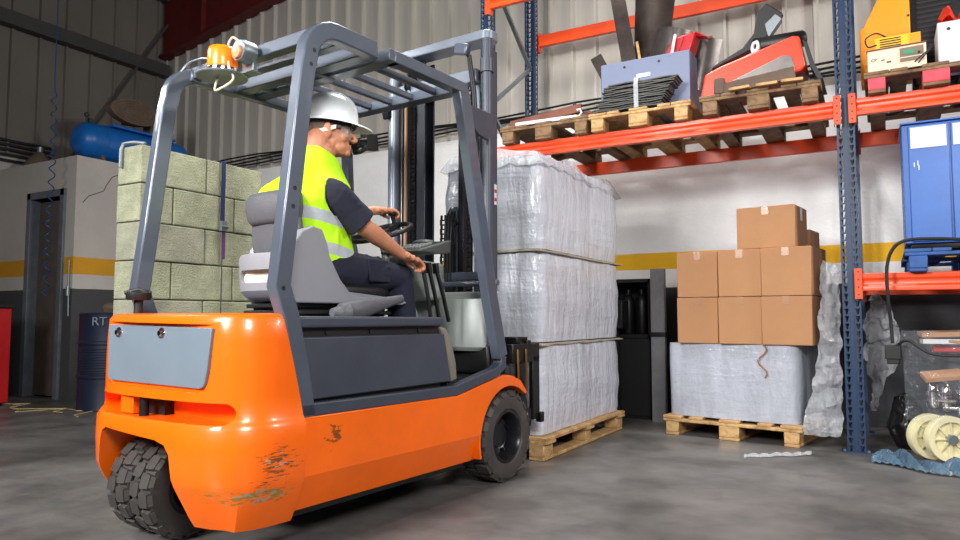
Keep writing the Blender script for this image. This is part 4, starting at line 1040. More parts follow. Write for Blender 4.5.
# t-shirt: torso, collar, short sleeves
m = MB()
for c, r in (((0, -.965, 1.24), (.155, .13, .12)), ((0, -.97, 1.36), (.172, .135, .12)), ((0, -.925, 1.46), (.185, .135, .078))): m.ball(c, r, 20)
m.tube([(0, -.91, 1.50), (0, -.895, 1.60)], [.115, .078], 20)
for sh_, el_, e in ((shN, elN, .86), (shF, elF, .55)):
    limb(m, [sh_, sh_.lerp(el_, e*.5)], [.076, .074], 18); m.tube([sh_.lerp(el_, e*.45), sh_.lerp(el_, e)], [.072, .079], 20)
    p = sh_.lerp(el_, .3); 
    for i in range(3):
        q = sh_.lerp(el_, .12+.17*i); m.tube([q+V((.02, -.05, .050)), q+V((.066, .0, .02)), q+V((.045, .035, -.035))], .011, 8)
m.ball(shN+V((-.03, 0, .0)), .085, 16); m.ball(shF+V((.03, 0, 0)), .085, 16)
wear(m, 'tshirt', 'navy_t', .006)
# hi-vis vest
m = MB()
prof = ((1.03, -.90, .180, .178), (1.12, -.905, .195, .185), (1.18, -.92, .195, .185), (1.26, -.94, .192, .18), (1.34, -.962, .198, .190), (1.41, -.972, .212, .198), (1.465, -.962, .212, .192), (1.51, -.942, .188, .176),
        (1.55, -.918, .148, .148), (1.60, -.90, .112, .120), (1.66, -.895, .092, .094), (1.72, -.90, .088, .088))
rows = []
for z, yc, hx_, hy_ in prof:
    rows.append([(hx_*math.copysign(abs(math.cos(a))**.8, math.cos(a)), yc+hy_*math.copysign(abs(math.sin(a))**.85, math.sin(a)), z) for a in [2*PI*i/40 for i in range(40)]])
m.loft(rows)
m.ball((0, -.96, 1.47), (.212, .15, .075), 20); m.ball((-.10, -1.03, 1.44), (.11, .11, .09), 20)
rnd = random.Random(3)
for i in range(16):   # soft drapes of the loose cloth
    a = rnd.uniform(-.9, 3.0); z0 = rnd.uniform(1.08, 1.25); z1 = z0+rnd.uniform(.12, .22); a2 = a+rnd.uniform(-.5, .5)
    f = lambda a, z: (.183*math.cos(a), -.955+.158*math.sin(a), z)
    m.tube([f(a, z0), f((a+a2)/2, (z0+z1)/2), f(a2, z1)], [.010, .020, .008], 8)
vest = remesh(m, 'safety_vest', 'hivis', person, .007, 5, PB)
# arm holes and the V of the neck are opened in the cloth, which gets a hem thickness
def axis_d(p, a, b):
    ab = b-a; t = max(0, min(1, (p-a).dot(ab)/ab.length_squared)); return (p-(a+ab*t)).length, t
bmv = bmesh.new(); bmv.from_mesh(vest.data); kill = []
for v in bmv.verts:
    p = v.co+PB; z_edge = 1.705-.42*(p.y+.98) if p.y < -.80 else 1.63-1.25*(p.y+.80)
    dn, tn = axis_d(p, shN+V((.015, 0, -.005)), shN.lerp(elN, 1.0)+V((.2, 0, -.02))); df, tf_ = axis_d(p, shF+V((-.015, 0, -.005)), shF.lerp(elF, 1.0)+V((-.2, 0, -.02)))
    if dn < .076+.03*tn or df < .076+.03*tf_ or (p.z > z_edge and abs(p.x) < .125) or p.z > 1.70 or p.z < 1.06+max(0, (p.y+.82))*.9: kill.append(v)
bmesh.ops.delete(bmv, geom=kill, context='VERTS')
for _ in range(6):
    for v in bmv.verts:
        if v.is_boundary:
            nb = [e.other_vert(v).co for e in v.link_edges if e.is_boundary]
            if len(nb) == 2: v.co = v.co*.5+(nb[0]+nb[1])*.25
bmv.to_mesh(vest.data); bmv.free()
so = vest.modifiers.new('hem', 'SOLIDIFY'); so.thickness = .007; so.offset = -1
# reflective bands woven into the vest
vm = M['hivis']; nt = vm.node_tree; N = nt.nodes; L = nt.links; p = [n for n in N if n.type == 'BSDF_PRINCIPLED'][0]
src = p.inputs['Base Color'].links[0].from_socket
tc = N.new('ShaderNodeTexCoord'); sp = N.new('ShaderNodeSeparateXYZ'); L.new(tc.outputs['Object'], sp.inputs[0])
ad = N.new('ShaderNodeMath'); ad.operation = 'MULTIPLY_ADD'; ad.inputs[1].default_value = .17; L.new(sp.outputs['Y'], ad.inputs[0]); L.new(sp.outputs['Z'], ad.inputs[2])
tot = None
for zc in (.285, .150):
    d = N.new('ShaderNodeMath'); d.operation = 'SUBTRACT'; d.inputs[1].default_value = zc; L.new(ad.outputs[0], d.inputs[0])
    a = N.new('ShaderNodeMath'); a.operation = 'ABSOLUTE'; L.new(d.outputs[0], a.inputs[0])
    g = N.new('ShaderNodeMath'); g.operation = 'LESS_THAN'; g.inputs[1].default_value = .026; L.new(a.outputs[0], g.inputs[0])
    if tot is None: tot = g
    else:
        t_ = N.new('ShaderNodeMath'); t_.operation = 'MAXIMUM'; L.new(tot.outputs[0], t_.inputs[0]); L.new(g.outputs[0], t_.inputs[1]); tot = t_
mx = N.new('ShaderNodeMix'); mx.data_type = 'RGBA'; L.new(tot.outputs[0], mx.inputs[0]); L.new(src, mx.inputs[6]); mx.inputs[7].default_value = rgb(178, 184, 188)
L.new(mx.outputs[2], p.inputs['Base Color'])
# hard hat
m = MB(); rings = []
for h_, k in ((.045, 1.0), (.06, .995), (.09, .97), (.12, .91), (.145, .80), (.165, .62), (.178, .38), (.183, .12), (.184, .0)):
    rings.append([(.112*k*math.cos(a), -.008+.130*k*math.sin(a), h_+(.004*(abs(math.cos(a)) < .16))*(k > .3)) for a in [2*PI*i/48 for i in range(48)]])
m.loft(rings, cap=False)
br = []
for e, dz in ((.985, .050), (1.0, .046), (1.03, .040), (1.03, .034), (1.0, .036), (.96, .044)):
    k = max(0, (e-.985)/.045)
    br.append([((.112*e)*math.cos(a)*(1+.02*k), -.008+.130*e*math.sin(a)+.062*k*max(0, math.sin(a))**2.2, dz-.012*k*max(0, math.sin(a))**3) for a in [2*PI*i/48 for i in range(48)]])
m.loft(br+[br[0]], cap=False)
for s in (-.05, 0, .05): m.tube([(s, -.10, .10), (s*.95, -.06, .157 if s else .163), (s*.9, 0, .174 if s else .186), (s*.95, .05, .164 if s else .170), (s, .10, .105)], .006, 8)
m.xf(HROT); hat = wear(m, 'hard_hat', 'hat')
m = MB(); m.loft([[(.083*k*math.cos(a), -.012+.100*k*math.sin(a), z) for a in [2*PI*i/40 for i in range(40)]] for z, k in ((.028, 1.02), (.05, 1.06))]); m.xf(HROT); wear(m, 'hat_band', 'black')
# cropped hair at the back and sides, eyebrow, goggles with a white strap
m = MB()
m.loft([[(.0765*k*math.cos(a), -.016+.0955*k*math.sin(a), z) for a in [PI*1.0+PI*i/24*1.0 for i in range(25)]] + [(.070*k*math.cos(a), -.012+.088*k*math.sin(a), z) for a in [PI*2-PI*i/24 for i in range(25)]] for z, k in ((-.045, .80), (-.03, .90), (-.01, .97), (.02, 1.0), (.04, 1.0))])
m.xf(HROT); wear(m, 'hair', 'hair')
m = MB()
for s in (-1, 1): m.tube([(s*.012, .091, .022), (s*.03, .088, .028), (s*.048, .074, .020)], [.003, .0045, .003], 8)
m.xf(HROT); wear(m, 'eyebrow', 'black')
m = MB()
for s in (-1, 1): m.ball((s*.030, .0745, .004), (.013, .010, .009), 14)
m.xf(HROT); ey = wear(m, 'eyes', mat('eye_white', (222, 214, 206), .25))
m = MB()
for s in (-1, 1): m.ball((s*.030, .0815, .004), (.0055, .004, .0055), 10)
m.xf(HROT); wear(m, 'irises', 'black')
m = MB(); m.sheet([[(x, y, z) for x, y in ((-.070, .050), (-.060, .080), (-.035, .099), (0, .106), (.035, .099), (.060, .080), (.070, .050))] for z in (-.024, -.008, .010, .024)], .002); m.xf(HROT); wear(m, 'goggle_lens', 'lens')
m = MB(); m.tube([(-.072, .048, .022), (-.060, .082, .028), (0, .108, .030), (.060, .082, .028), (.072, .048, .022)], .0045, 8)
for s in (-1, 1): m.sweep([(s*.072, .052, .018), (s*.081, .0, .014)], .012, .003, (0, 0, 1))
m.xf(HROT); wear(m, 'goggle_frame', 'black')
m = MB(); m.sweep([(s*x, y, z) for s, x, y, z in ((1, .084, .03, .012), (1, .090, -.01, -.004), (1, .082, -.045, -.016), (1, .055, -.083, -.022), (1, 0, -.103, -.026), (-1, .055, -.083, -.022), (-1, .078, -.045, -.012), (-1, .0835, -.01, 0), (-1, .084, .03, .012))], .018, .003, (0, 0, 1)); m.xf(HROT); wear(m, 'goggle_strap', 'strap_w')
# ================================================================== concrete block stack behind the truck
BXX, BY0 = -4.36, 2.80
blk = {}
def block(x, y, z, L_, label, m):
    key = (round(L_, 3), m)
    if key not in blk:
        q = MB(); q.bb(.004, .246, .004, L_-.004, .003, .247); me = q.mesh('concrete_block', 0); me.materials.append(M[m]); blk[key] = me
    o = bpy.data.objects.new('concrete_block', blk[key]); COL.objects.link(o); o.location = (x+random.uniform(-.004, .004), y, z)
    b = o.modifiers.new('bevel', 'BEVEL'); b.width = .008; b.segments = 2
    tag(o, label, 'concrete block', 'stacked concrete blocks behind the forklift'); return o
rowsY = ([0, .51, 1.02], [0, .25, .76, 1.02])
cn = ('bottom', 'second', 'third', 'fourth', 'fifth', 'sixth', 'seventh', 'top')
for r_ in range(8):
    ys = rowsY[(r_+1) % 2] if r_ != 7 else [0, .25, .76, 1.02]
    ys = rowsY[0] if r_ % 2 else rowsY[1]
    for k in range(len(ys)-1):
        pos = ('nearest', 'far')[k] if len(ys) == 3 else ('nearest, half-length', 'middle', 'far, half-length')[k]
        block(BXX, BY0+ys[k], .25*r_, ys[k+1]-ys[k], '%s concrete block in the %s course of the block stack' % (pos, cn[r_]), 'block_burnt' if (k == 0 and r_ in (3, 5)) else 'block')
t = thing('lashing_strap', 'navy and plum ratchet strap tied over the concrete block stack', 'strap', (-4.10, 3.44, 0))
MB().sweep([(.004, 0, 1.50), (.006, 0, 1.9), (.004, 0, 2.0), (-.01, 0, 2.006), (-.26, 0, 2.006), (-.272, 0, 1.99), (-.272, 0, 1.5)], .035, .003, (0, 1, 0)).build('webbing', 'strap_blue', t)
MB().sweep([(.008, .01, 1.30), (.010, .008, 1.56)], .03, .004, (0, 1, 0)).build('lower_webbing', 'strap_purple', t)
m = MB(); m.bb(.004, .03, -.024, .024, 1.50, 1.57); m.cyl((.03, -.03, 1.53), (.03, .03, 1.53), .010, seg=10); m.build('ratchet', 'galv', t)
MB().tube([(.008, 0, 1.30), (.008, .0, .6), (.008, 0, .1)], .004, 6).build('cord', 'black', t)
MB().box((-.12, 0, 2.012), (.10, .05, .008)).build('corner_guard', 'galv', t)
o = MB().tube([(-4.30, 2.785, 1.86), (-4.30, 2.785, 1.98), (-4.30, 2.80, 2.02), (-4.24, 2.83, 2.03), (-4.16, 2.86, 2.02)], .012, 8).build('bent_bar', 'galv'); tag(o, 'short bent grey bar hooked over the top corner of the block stack', 'metal bar')

# ================================================================== air compressor on the office roof
CX, CYs, CZ = -7.98, 4.72, OH+.30
cp = thing('air_compressor', 'dusty blue air compressor lying on the office roof', 'air compressor', (CX, CYs+.6, OH))
q = MB(); q.lathe([(0, -.72), (.08, -.715), (.15, -.69), (.195, -.64), (.21, -.58), (.21, .58), (.195, .64), (.15, .69), (0, .72)], (0, 0, .29), 'y', 36); q.lathe([(.212, -.44), (.215, -.44), (.215, -.41), (.212, -.41)], (0, 0, .29), 'y', 36); q.build('tank', 'comp_blue', cp)
for y in (-.45, .45): MB().prism([(-.16, 0), (.16, 0), (.12, .14), (-.12, .14)], 'y', y-.02, y+.02).build('foot', 'dust', cp)
MB().bb(-.14, .14, -.35, .5, .49, .52).build('top_plate', 'comp_blue', cp, bevel=.005)
q = MB(); q.prism([(.33*math.cos(a)-.08, .15*math.sin(a)+.72) for a in [2*PI*i/36 for i in range(36)]], 'x', .06, .17)
for s_ in (.27, .21, .15, .09): 
    q.tube([(.172, s_*1.05*math.cos(a)-.08, s_*.46*math.sin(a)+.72) for a in [2*PI*i/28 for i in range(29)]], .006, 6)
q.build('belt_guard', 'dust', cp, bevel=.008)
q = MB(); q.cyl((-.02, -.05, .53), (-.02, -.05, .75), .07); q.lathe([(.06, 0), (.085, 0), (.085, .012), (.06, .012), (.06, .024), (.085, .024), (.085, .036), (.06, .036), (.06, .048), (.085, .048), (.085, .06), (.05, .06)], (-.02, -.05, .60), 'z', 20); q.bb(-.10, .04, .2, .4, .53, .68); q.build('pump_and_motor', 'dust', cp)
q = MB(); q.cyl((.02, -.60, .49), (.02, -.60, .56), .012, seg=8); q.ball((.02, -.60, .585), .03); q.bb(-.02, .04, -.58, -.54, .50, .55); q.build('pressure_gauge', 'dark_iron', cp)
# cone shaped funnel lamp
t = thing('cone_lamp', 'dusty cone-shaped metal lamp shade resting on the office roof at the far left', 'lamp shade', (-8.72, 4.62, OH))
MB().lathe([(.19, 0), (.185, .01), (.12, .12), (.05, .20), (.035, .21), (.03, .20), (.10, .11), (.17, .012)], (0, 0, 0), 'z', 28).build('shade', 'dust', t)
MB().cyl((0, 0, .20), (0, 0, .27), .032).build('socket', 'galv', t)
# coiled air hose
q = MB(); n = 15*14; pts = [(-7.66, 4.18, roofz(-7.66)), (-7.66, 4.18, 3.45)]
for i in range(n): 
    z = 3.3-2.2*i/n; a = 2*PI*i/14; r = .024+.005*math.sin(i*.01); pts.append((-7.66+r*math.cos(a)+.02*math.sin(z*3), 4.18+r*math.sin(a), z))
q.tube(pts, .006, 6); tag(q.build('air_hose', 'hose_blue'), 'thin blue coiled air hose hanging in front of the office doorway', 'air hose')
q = MB(); q.tube([(-7.62, 4.385, 1.50), (-7.61, 4.383, 1.2), (-7.60, 4.385, .9)], .008, 8); q.tube([(-7.61, 4.378, 1.12), (-7.61, 4.378, 1.22)], .02, 10)
tag(q.build('blow_gun_hose', 'galv'), 'short grey hose with a nozzle hanging at the office corner', 'air hose')
# red cabinet, drum, cord
t = thing('tool_cabinet', 'dark red tool cabinet with black top at the left edge of the picture', 'tool cabinet', (-7.86, 3.62, 0))
MB().bb(-.5, .17, -.25, .25, .03, .98).build('body', 'red', t, bevel=.01); MB().bb(-.52, .19, -.27, .27, .98, 1.02).build('top', 'black', t, bevel=.006)
for k in range(5): 
    d_ = MB().bb(-.47, .14, -.262, -.25, .10+.17*k, .25+.17*k).build('drawer', 'red', t, bevel=.004); MB().bb(-.35, .0, -.275, -.262, .22+.17*k, .235+.17*k).build('handle', 'galv', d_)
for x in (-.4, .1):
    for y in (-.2, .2): MB().cyl((x, y-.01, .03), (x, y+.01, .03), .03).build('castor', 'black', t)
DX, DY = -6.64, 4.27
t = thing('oil_drum', 'dark blue oil drum with grey lettering RT between office wall and block stack', 'drum', (DX, DY, 0))
q = MB(); q.lathe([(0, 0), (.28, 0), (.29, .01), (.285, .03), (.285, .30), (.295, .31), (.295, .33), (.285, .34), (.285, .62), (.295, .63), (.295, .65), (.285, .66), (.285, .90), (.29, .92), (.28, .93), (.27, .91), (0, .91)], (0, 0, 0), 'z', 40)
for k in range(10): q.lathe([(.2855, .35+.025*k), (.289, .355+.025*k), (.2855, .36+.025*k)], (0, 0, 0), 'z', 40)
q.build('barrel', 'drum', t)
tx = text_mesh('RT', .115, 'lettering', 'panel_grey', t, (.288*math.sin(.62), -.288*math.cos(.62), .845), (PI/2, 0, .62), .010)
MB().box((.0, .0, .97), (.16, .14, .10), (.2, .1, .5)).build('rag', 'dust', t, bevel=.03)
q = MB(); pts = [(-8.9+i*.14, 3.72+.16*math.sin(i*.9)+.10*math.sin(i*2.3)+.01*i, .006) for i in range(20)]; q.tube(pts, .004, 6)
tag(q.build('extension_cord', 'cord'), 'thin beige cord trailing across the floor at the far left', 'cord')
q = MB(); pts = [(-8.9+i*.13, 3.80-.12*math.sin(i*1.1)+.07*math.sin(i*2.9), .018) for i in range(19)]; q.tube(pts, .004, 6)
tag(q.build('extension_cord', 'cord'), 'second thin beige cord looping over the first on the floor at the far left', 'cord')

# ================================================================== things on the upper shelf
ZS = 2.345+.145
t = thing('iron_frame', 'rusty brown iron frame lying on the leftmost shelf pallet', 'iron frame', (-2.38, 5.42, ZS), .04)
for y in (-.12, .10):
    q = MB(); q.bb(-.34, .30, y-.02, y-.012, .03, .10); q.bb(-.34, .30, y-.02, y+.03, .03, .036); q.bb(-.34, .30, y-.02, y+.03, .094, .10); q.xf(Matrix.Rotation(math.radians(-6), 4, 'Y')); q.build('channel', 'rust', t, bevel=.002)
for x in (-.28, -.05, .2):
    q = MB(); q.bb(x, x+.05, -.14, .13, .0, .04); q.build('crosspiece', 'rust', t, bevel=.004)
for x in (-.2, -.12, .22): MB().cyl((x, -.1, .10), (x, -.1, .15), .014, seg=8).build('bolt', 'dark_iron', t)
t = thing('bracket_bar', 'white painted bar with a hooked end lying in front of the rusty frame', 'metal bar', (-2.38, 5.25, ZS), .05)
MB().bb(-.27, .27, -.015, .015, 0, .03).build('bar', 'white_paint', t, bevel=.003)
MB().tube([(.25, 0, .02), (.29, 0, .02), (.31, 0, .045), (.295, 0, .075), (.27, 0, .07)], .009, 8).build('hook', 'white_paint', t)
t = thing('bolt_cluster', 'dark clump of iron fittings at the right end of the leftmost shelf pallet', 'iron fittings', (-2.12, 5.50, ZS))
q = MB(); rnd = random.Random(9)
for i in range(9): q.box((rnd.uniform(-.08, .08), rnd.uniform(-.08, .08), .03+rnd.uniform(0, .07)), (rnd.uniform(.04, .1), .03, .03), (rnd.uniform(-1, 1), rnd.uniform(-1, 1), rnd.uniform(0, 3)))
q.build('fittings', 'rust', t, bevel=.004)
for k, (z, dy) in enumerate(((.05, 0), (.075, .05), (.10, .10))):
    q = MB(); q.tube([(-2.55+.1*k, 5.80+dy, ZS+.012+.006*k), (-1.9, 5.86+dy, ZS+z+.03)], .011, 8)
    tag(q.build('steel_rod', 'dark_iron'), '%s of three long dark rods behind the rubber mats' % ('front', 'middle', 'rear')[k], 'steel rod', 'rods on the upper shelf')
# grey-blue bin with sheet metal in it
bt = thing('storage_bin', 'large grey-blue plastic bin on the pale shelf pallet full of sheet metal', 'bin', (-1.60, 5.68, ZS))
W_, D_, Hh = .36, .26, .46
q = MB(); q.bb(-W_, W_, -D_, -D_+.012, .0, Hh); q.bb(-W_, W_, D_-.012, D_, .0, Hh); q.bb(-W_, -W_+.012, -D_, D_, 0, Hh); q.bb(W_-.012, W_, -D_, D_, 0, Hh); q.bb(-W_, W_, -D_, D_, 0, .012); q.build('tub', 'bin_blue', bt, bevel=.004)
q = MB(); q.cyl((-.16, -D_-.001, Hh-.05), (-.16, -D_+.002, Hh-.05), .011, seg=12); q.cyl((.12, -D_-.001, Hh-.05), (.12, -D_+.002, Hh-.05), .011, seg=12); q.build('rivet_hole', 'black', bt)
MB().bb(-.06, .05, -D_-.002, -D_, Hh-.155, Hh-.125).build('label', 'white_tape', bt)
def sheet(name, label, c, w_, h_, rot, m, curve=0., th=.004, cut_=None):
    g = []
    for i in range(9):
        u = i/8-.5; row = []
        for k in range(7):
            v = k/6; ww = w_*(1-(cut_ or 0)*v); row.append((ww*u, curve*(u*u*4-.5)*w_+.02*v*v, h_*v))
        g.append(row)
    o = MB().sheet(g, th).build(name, m, smooth=50, loc=c, rot=rot); tag(o, label, 'sheet metal', 'sheet metal offcuts standing in the bin'); return o
sheet('sheet_metal', 'narrow upright rusty steel strip, tallest piece at the left in the bin', (-1.70, 5.50, ZS+.20), .12, .95, (0, -.16, .1), 'metal_sheet')
sheet('sheet_metal', 'broad dark curved steel sheet rising behind the narrow strip in the bin', (-1.66, 5.70, ZS+.22), .26, .95, (0, .08, 0), 'metal_sheet', .25, cut_=-.35)
sheet('sheet_metal', 'bare grey curved steel sheet between dark sheet and red guard in the bin', (-1.50, 5.58, ZS+.30), .34, .42, (.1, .30, .1), 'metal_grey', .35)
sheet('sheet_metal', 'short dark steel offcut leaning out over the left end of the bin', (-1.89, 5.60, ZS+.25), .10, .40, (0, -.45, .2), 'metal_sheet')
sheet('sheet_metal', 'low dark steel plate inside the bin beside the leaning offcut', (-1.82, 5.72, ZS+.22), .20, .31, (0, -.05, 0), 'metal_sheet')
sheet('sheet_metal', 'grey rounded sheet behind the red guard at the right end of the bin', (-1.27, 5.72, ZS+.22), .24, .42, (0, .2, -.3), 'metal_grey', .5)
t = thing('red_guard', 'folded dark red machine guard sticking out of the bin', 'machine guard', (-1.45, 5.50, ZS+.30), 0)
q = MB(); q.loft([[(-.08, -.0, .05), (.14, 0, 0), (.16, .12, 0), (-.06, .12, .05)], [(.06, 0, .30), (.24, .0, .33), (.26, .12, .33), (.08, .12, .30)], [(.14, .02, .32), (.33, .02, .27), (.33, .1, .27), (.14, .1, .32)]]); q.build('shell', 'red', t, bevel=.01)
MB().sweep([(.05, -.004, .06), (.15, -.004, .30)], .016, .008, (0, 1, 0)).build('fold', 'red', t); MB().cyl((.32, .05, .27), (.355, .05, .27), .014).build('lug', 'rust', t)
for k, (x0, x1) in enumerate(((-1.62, -1.67), (-1.42, -1.36))):
    o = MB().sweep([(x0, 5.47, ZS+.30), (x1, 5.47, ZS+.62)], .014, .02, (0, 1, 0)).build('flat_bar', ('wood', 'white_paint')[k]); tag(o, ('thin tan strip leaning in the bin beside the rusty strip', 'thin white bar leaning in the bin beside the red guard')[k], 'bar')
for k in range(13):
    rnd = random.Random(40+k); sh_ = -.015+.009*k+rnd.uniform(-.010, .010); L_ = .265+rnd.uniform(-.015, .012)+(.02 if k > 8 else 0); ph = rnd.uniform(0, 6)
    top = [(sh_+L_*(i/6-1), .003*math.sin(i+ph)+.009) for i in range(13)]
    o = MB().prism(top+[(x, z-.009) for x, z in top[::-1]], 'y', -.085, .085).build('rubber_mat', 'mat_black', smooth=0, loc=(-1.66, 5.295+rnd.uniform(-.008, .008), ZS+.004+.0165*k), rz=rnd.uniform(-.03, .03))
    tag(o, 'flat dark rubber mat, %s of the pile in front of the grey-blue bin' % ('lowest', 'second from bottom', 'third from bottom', 'fourth from bottom', 'fifth from bottom', 'sixth from bottom', 'middle one', 'sixth from top', 'fifth from top', 'fourth from top', 'third from top', 'second from top', 'topmost')[k], 'rubber mat', 'pile of dark mats on the shelf')
o = MB().sweep([(-1.60, 5.20, ZS+.0), (-1.60, 5.195, ZS+.18), (-1.60, 5.21, ZS+.235), (-1.60, 5.40, ZS+.24)], .035, .002).build('film_band', 'film'); tag(o, 'clear film band wrapped round the pile of mats', 'film band')
# orange-red machine cover
t = thing('floor_sweeper', 'orange-red sweeper housing with black roller and arm on the weathered pallet', 'floor sweeper', (-.76, 5.22, ZS))
q = MB(); q.prism([(-.365, .0), (-.33, .17), (-.22, .215), (.27, .345), (.31, .335), (.345, .12), (.31, .09), (.0, .04), (-.2, .0)], 'y', 0, .42); q.build('housing', 'bright_red', t, bevel=.014, seg=3)
MB().prism([(-.22, .06), (.20, .215), (.26, .20), (.28, .09), (.0, .06)], 'y', -.006, .004).build('worn_panel', 'metal_grey', t, bevel=.003)
MB().box((.03, -.02, .055), (.50, .02, .085), (0, -.09, 0)).build('rubber_lip', 'dust', t, bevel=.006)
MB().bb(-.26, -.19, -.04, .0, .0, .12).build('lip_bracket', 'dust', t, bevel=.01)
q = MB(); q.cyl((.02, .05, .33), (.30, .30, .42), .06, seg=28); q.build('roller', 'black', t)
q = MB(); q.lathe([(.02, -.004), (.048, -.004), (.048, .01), (.02, .01)], (0, 0, 0), 'y', 24); q.xf(Matrix.Translation((.016, .046, .329)) @ Matrix.Rotation(-.82, 4, 'Z')); q.build('roller_ring', 'white_paint', t)
q = MB(); q.prism([(-.30, .235), (-.29, .26), (-.08, .36), (.0, .45), (.03, .62), (.09, .66), (.20, .56), (.17, .50), (.12, .55), (.10, .42), (-.02, .33)], 'y', .10, .16); q.build('arm', 'black', t, bevel=.008)
MB().prism([(.10, .40), (.19, .52), (.15, .56), (.08, .50)], 'y', .095, .165).build('arm_face', 'galv', t)
q = MB(); q.loft([[(.33, .0, .30), (.36, .0, .28), (.36, .4, .28), (.33, .4, .30)], [(.37, .0, .12), (.40, .0, .12), (.40, .4, .12), (.37, .4, .12)], [(.42, .0, .01), (.45, .0, .01), (.45, .4, .01), (.42, .4, .01)]]); q.build('flap', 'black', t)
for k, x in enumerate((-.12, .06, .22)):
    o = MB().bb(-.07, .07, -.03, .03, 0, .02).build('wood_offcut', 'wood', loc=(-.72+x, 5.165, ZS), rz=.1*k-.1, bevel=.003); tag(o, '%s wooden offcut lying in front of the sweeper housing' % ('left', 'middle', 'right')[k], 'wood offcut', 'offcuts under the sweeper')
# right shelf
t = thing('machine_cover', 'tall amber orange panel cover on the pink-ended pallet', 'machine cover', (.055, 5.52, ZS))
q = MB(); q.prism([(-.145, 0), (-.145, .40), (-.12, .42), (-.02, .62), (.16, .62), (.16, 0)], 'y', 0, .10); q.build('panel', 'orange_sheet', t, bevel=.006)
q = MB(); q.cyl((.15, -.004, .45), (.15, .0, .45), .008); q.build('screw', 'black', t)
t = thing('louvred_unit', 'black louvred unit behind the battery charger on the shelf', 'electrical unit', (.30, 5.66, ZS))
MB().bb(-.08, .25, 0, .15, 0, .75).build('case', 'black_metal', t, bevel=.006)
for k in range(16): MB().box((.06, -.004, .12+.035*k), (.20, .012, .012), (.5, 0, 0)).build('louvre', 'dark_iron', t)
t = thing('battery_charger', 'cream battery charger with brown panel and green window on the shelf', 'battery charger', (.12, 5.24, ZS), -.05)
MB().bb(-.165, .165, 0, .22, 0, .150).build('case', 'charger', t, bevel=.004)
MB().bb(-.17, .17, -.004, .225, .150, .157).build('lid', 'rust', t)
MB().bb(.02, .15, -.004, .0, .045, .135).build('panel', 'taupe', t); MB().bb(.04, .10, -.007, -.004, .09, .115).build('window', 'green_led', t)
MB().bb(.02, .15, -.006, -.004, .068, .074).build('divider', 'charger', t)
for k in range(2): 
    MB().bb(-.085+.03*k, -.065+.035*k, -.0015, 0, .075-.02*k, .082-.016*k).build('worn_marking', 'dust', t)
text_mesh('CP', .028, 'marking', 'dark_iron', t, (-.128, -.0015, .085), (PI/2, 0, 0), .0006)
q = MB(); q.cyl((.125, -.012, .09), (.125, 0, .09), .008, seg=10); q.build('knob', 'black', t)
q = MB(); q.tube([(.10, -.01, .03), (.13, -.03, .05), (.17, -.03, .08), (.19, -.02, .12)], .004, 6); q.tube([(.12, -.01, .02), (.15, -.03, .05), (.185, -.03, .09), (.2, -.02, .11)], .004, 6); q.build('lead', 'black', t)
t = thing('yellow_box', 'small yellow finned box standing on the battery charger', 'electrical box', (.13, 5.28, ZS+.157), .0)
MB().bb(-.13, .13, 0, .14, 0, .085).build('case', 'yellow', t, bevel=.004)
for k in range(4): MB().bb(-.10, .02, -.004, 0, .018+.016*k, .024+.016*k).build('fin', 'black', t)
MB().bb(.07, .13, -.003, 0, .01, .08).build('end_plate', 'orange_sheet', t)
MB().tube(curve_pts([(-.12, .0, .04), (-.17, -.02, .03), (-.18, -.01, .09), (-.12, .0, .12), (-.06, .02, .088)]), .005, 8).build('cable', 'black', t)
t = thing('white_case', 'scuffed white metal case at the right edge of the upper shelf', 'metal case', (.54, 5.26, ZS))
MB().bb(-.19, .22, 0, .3, 0, .27).build('case', 'white_paint', t, bevel=.006); q = MB(); q.cyl((-.13, -.002, .22), (-.13, 0, .22), .010, seg=10); q.build('hole', 'black', t)
q = MB(); g = [[(-.17+.3*i/12+.01*math.sin(k*2), .02+.2*k/8, .275+.10*math.sin(PI*k/8)*abs(math.sin(i*.6+.7))+.05*math.sin(i*.9)**2) for k in range(9)] for i in range(13)]
tag(q.sheet(g, .004).build('red_cloth', 'bright_red', smooth=50, loc=(.54, 5.28, ZS+.003)), 'crumpled bright red cover lying on the white metal case', 'cover')

# ================================================================== blue cabinet on a blue pallet
make_pallet('blue painted pallet under the blue steel cabinet', (.52, 5.80, 1.172), 0, 'wood_blue')
t = thing('steel_cabinet', 'blue steel cabinet with pale panels standing on the blue pallet', 'cabinet', (.13, 5.22, 1.172+.145))
MB().bb(.0, .80, .02, .5, .035, .80).build('body', 'cab_blue', t, bevel=.004); MB().bb(.03, .77, .05, .47, 0, .035).build('plinth', 'black', t)
MB().bb(-.008, .808, -.006, .51, .80, .812).build('top', 'cab_blue', t, bevel=.003)
for x0 in (.035, .262, .49):
    d_ = MB().bb(x0, x0+.215, .004, .02, .045, .79).build('door', 'cab_blue', t, bevel=.004)
    MB().bb(x0+.012, x0+.205, .0, .004, .64, .775).build('pale_panel', 'white_paint', d_)
for x, z in ((.06, .52), (.085, .50), (.08, .53)): MB().bb(x, x+.006, .002, .004, z, z+.03).build('paint_chip', 'white_paint', t)
q = MB(); q.tube(curve_pts([(1.0, 5.16, 1.36), (.5, 5.14, 1.352), (.30, 5.13, 1.365), (.14, 5.13, 1.365), (.06, 5.14, 1.32), (.02, 5.15, 1.2), (.02, 5.16, 1.0), (.03, 5.18, .85), (.035, 5.18, .72)]), .0105, 10)
q.tube(curve_pts([(.05, 5.18, .70), (.12, 5.14, .74), (.25, 5.1, .66), (.5, 5.1, .66), (.7, 5.1, .68)]), .009, 10)
hs = q.build('power_cable', 'black'); tag(hs, 'thick black cable looping over the orange beam with a plug hanging below', 'cable')
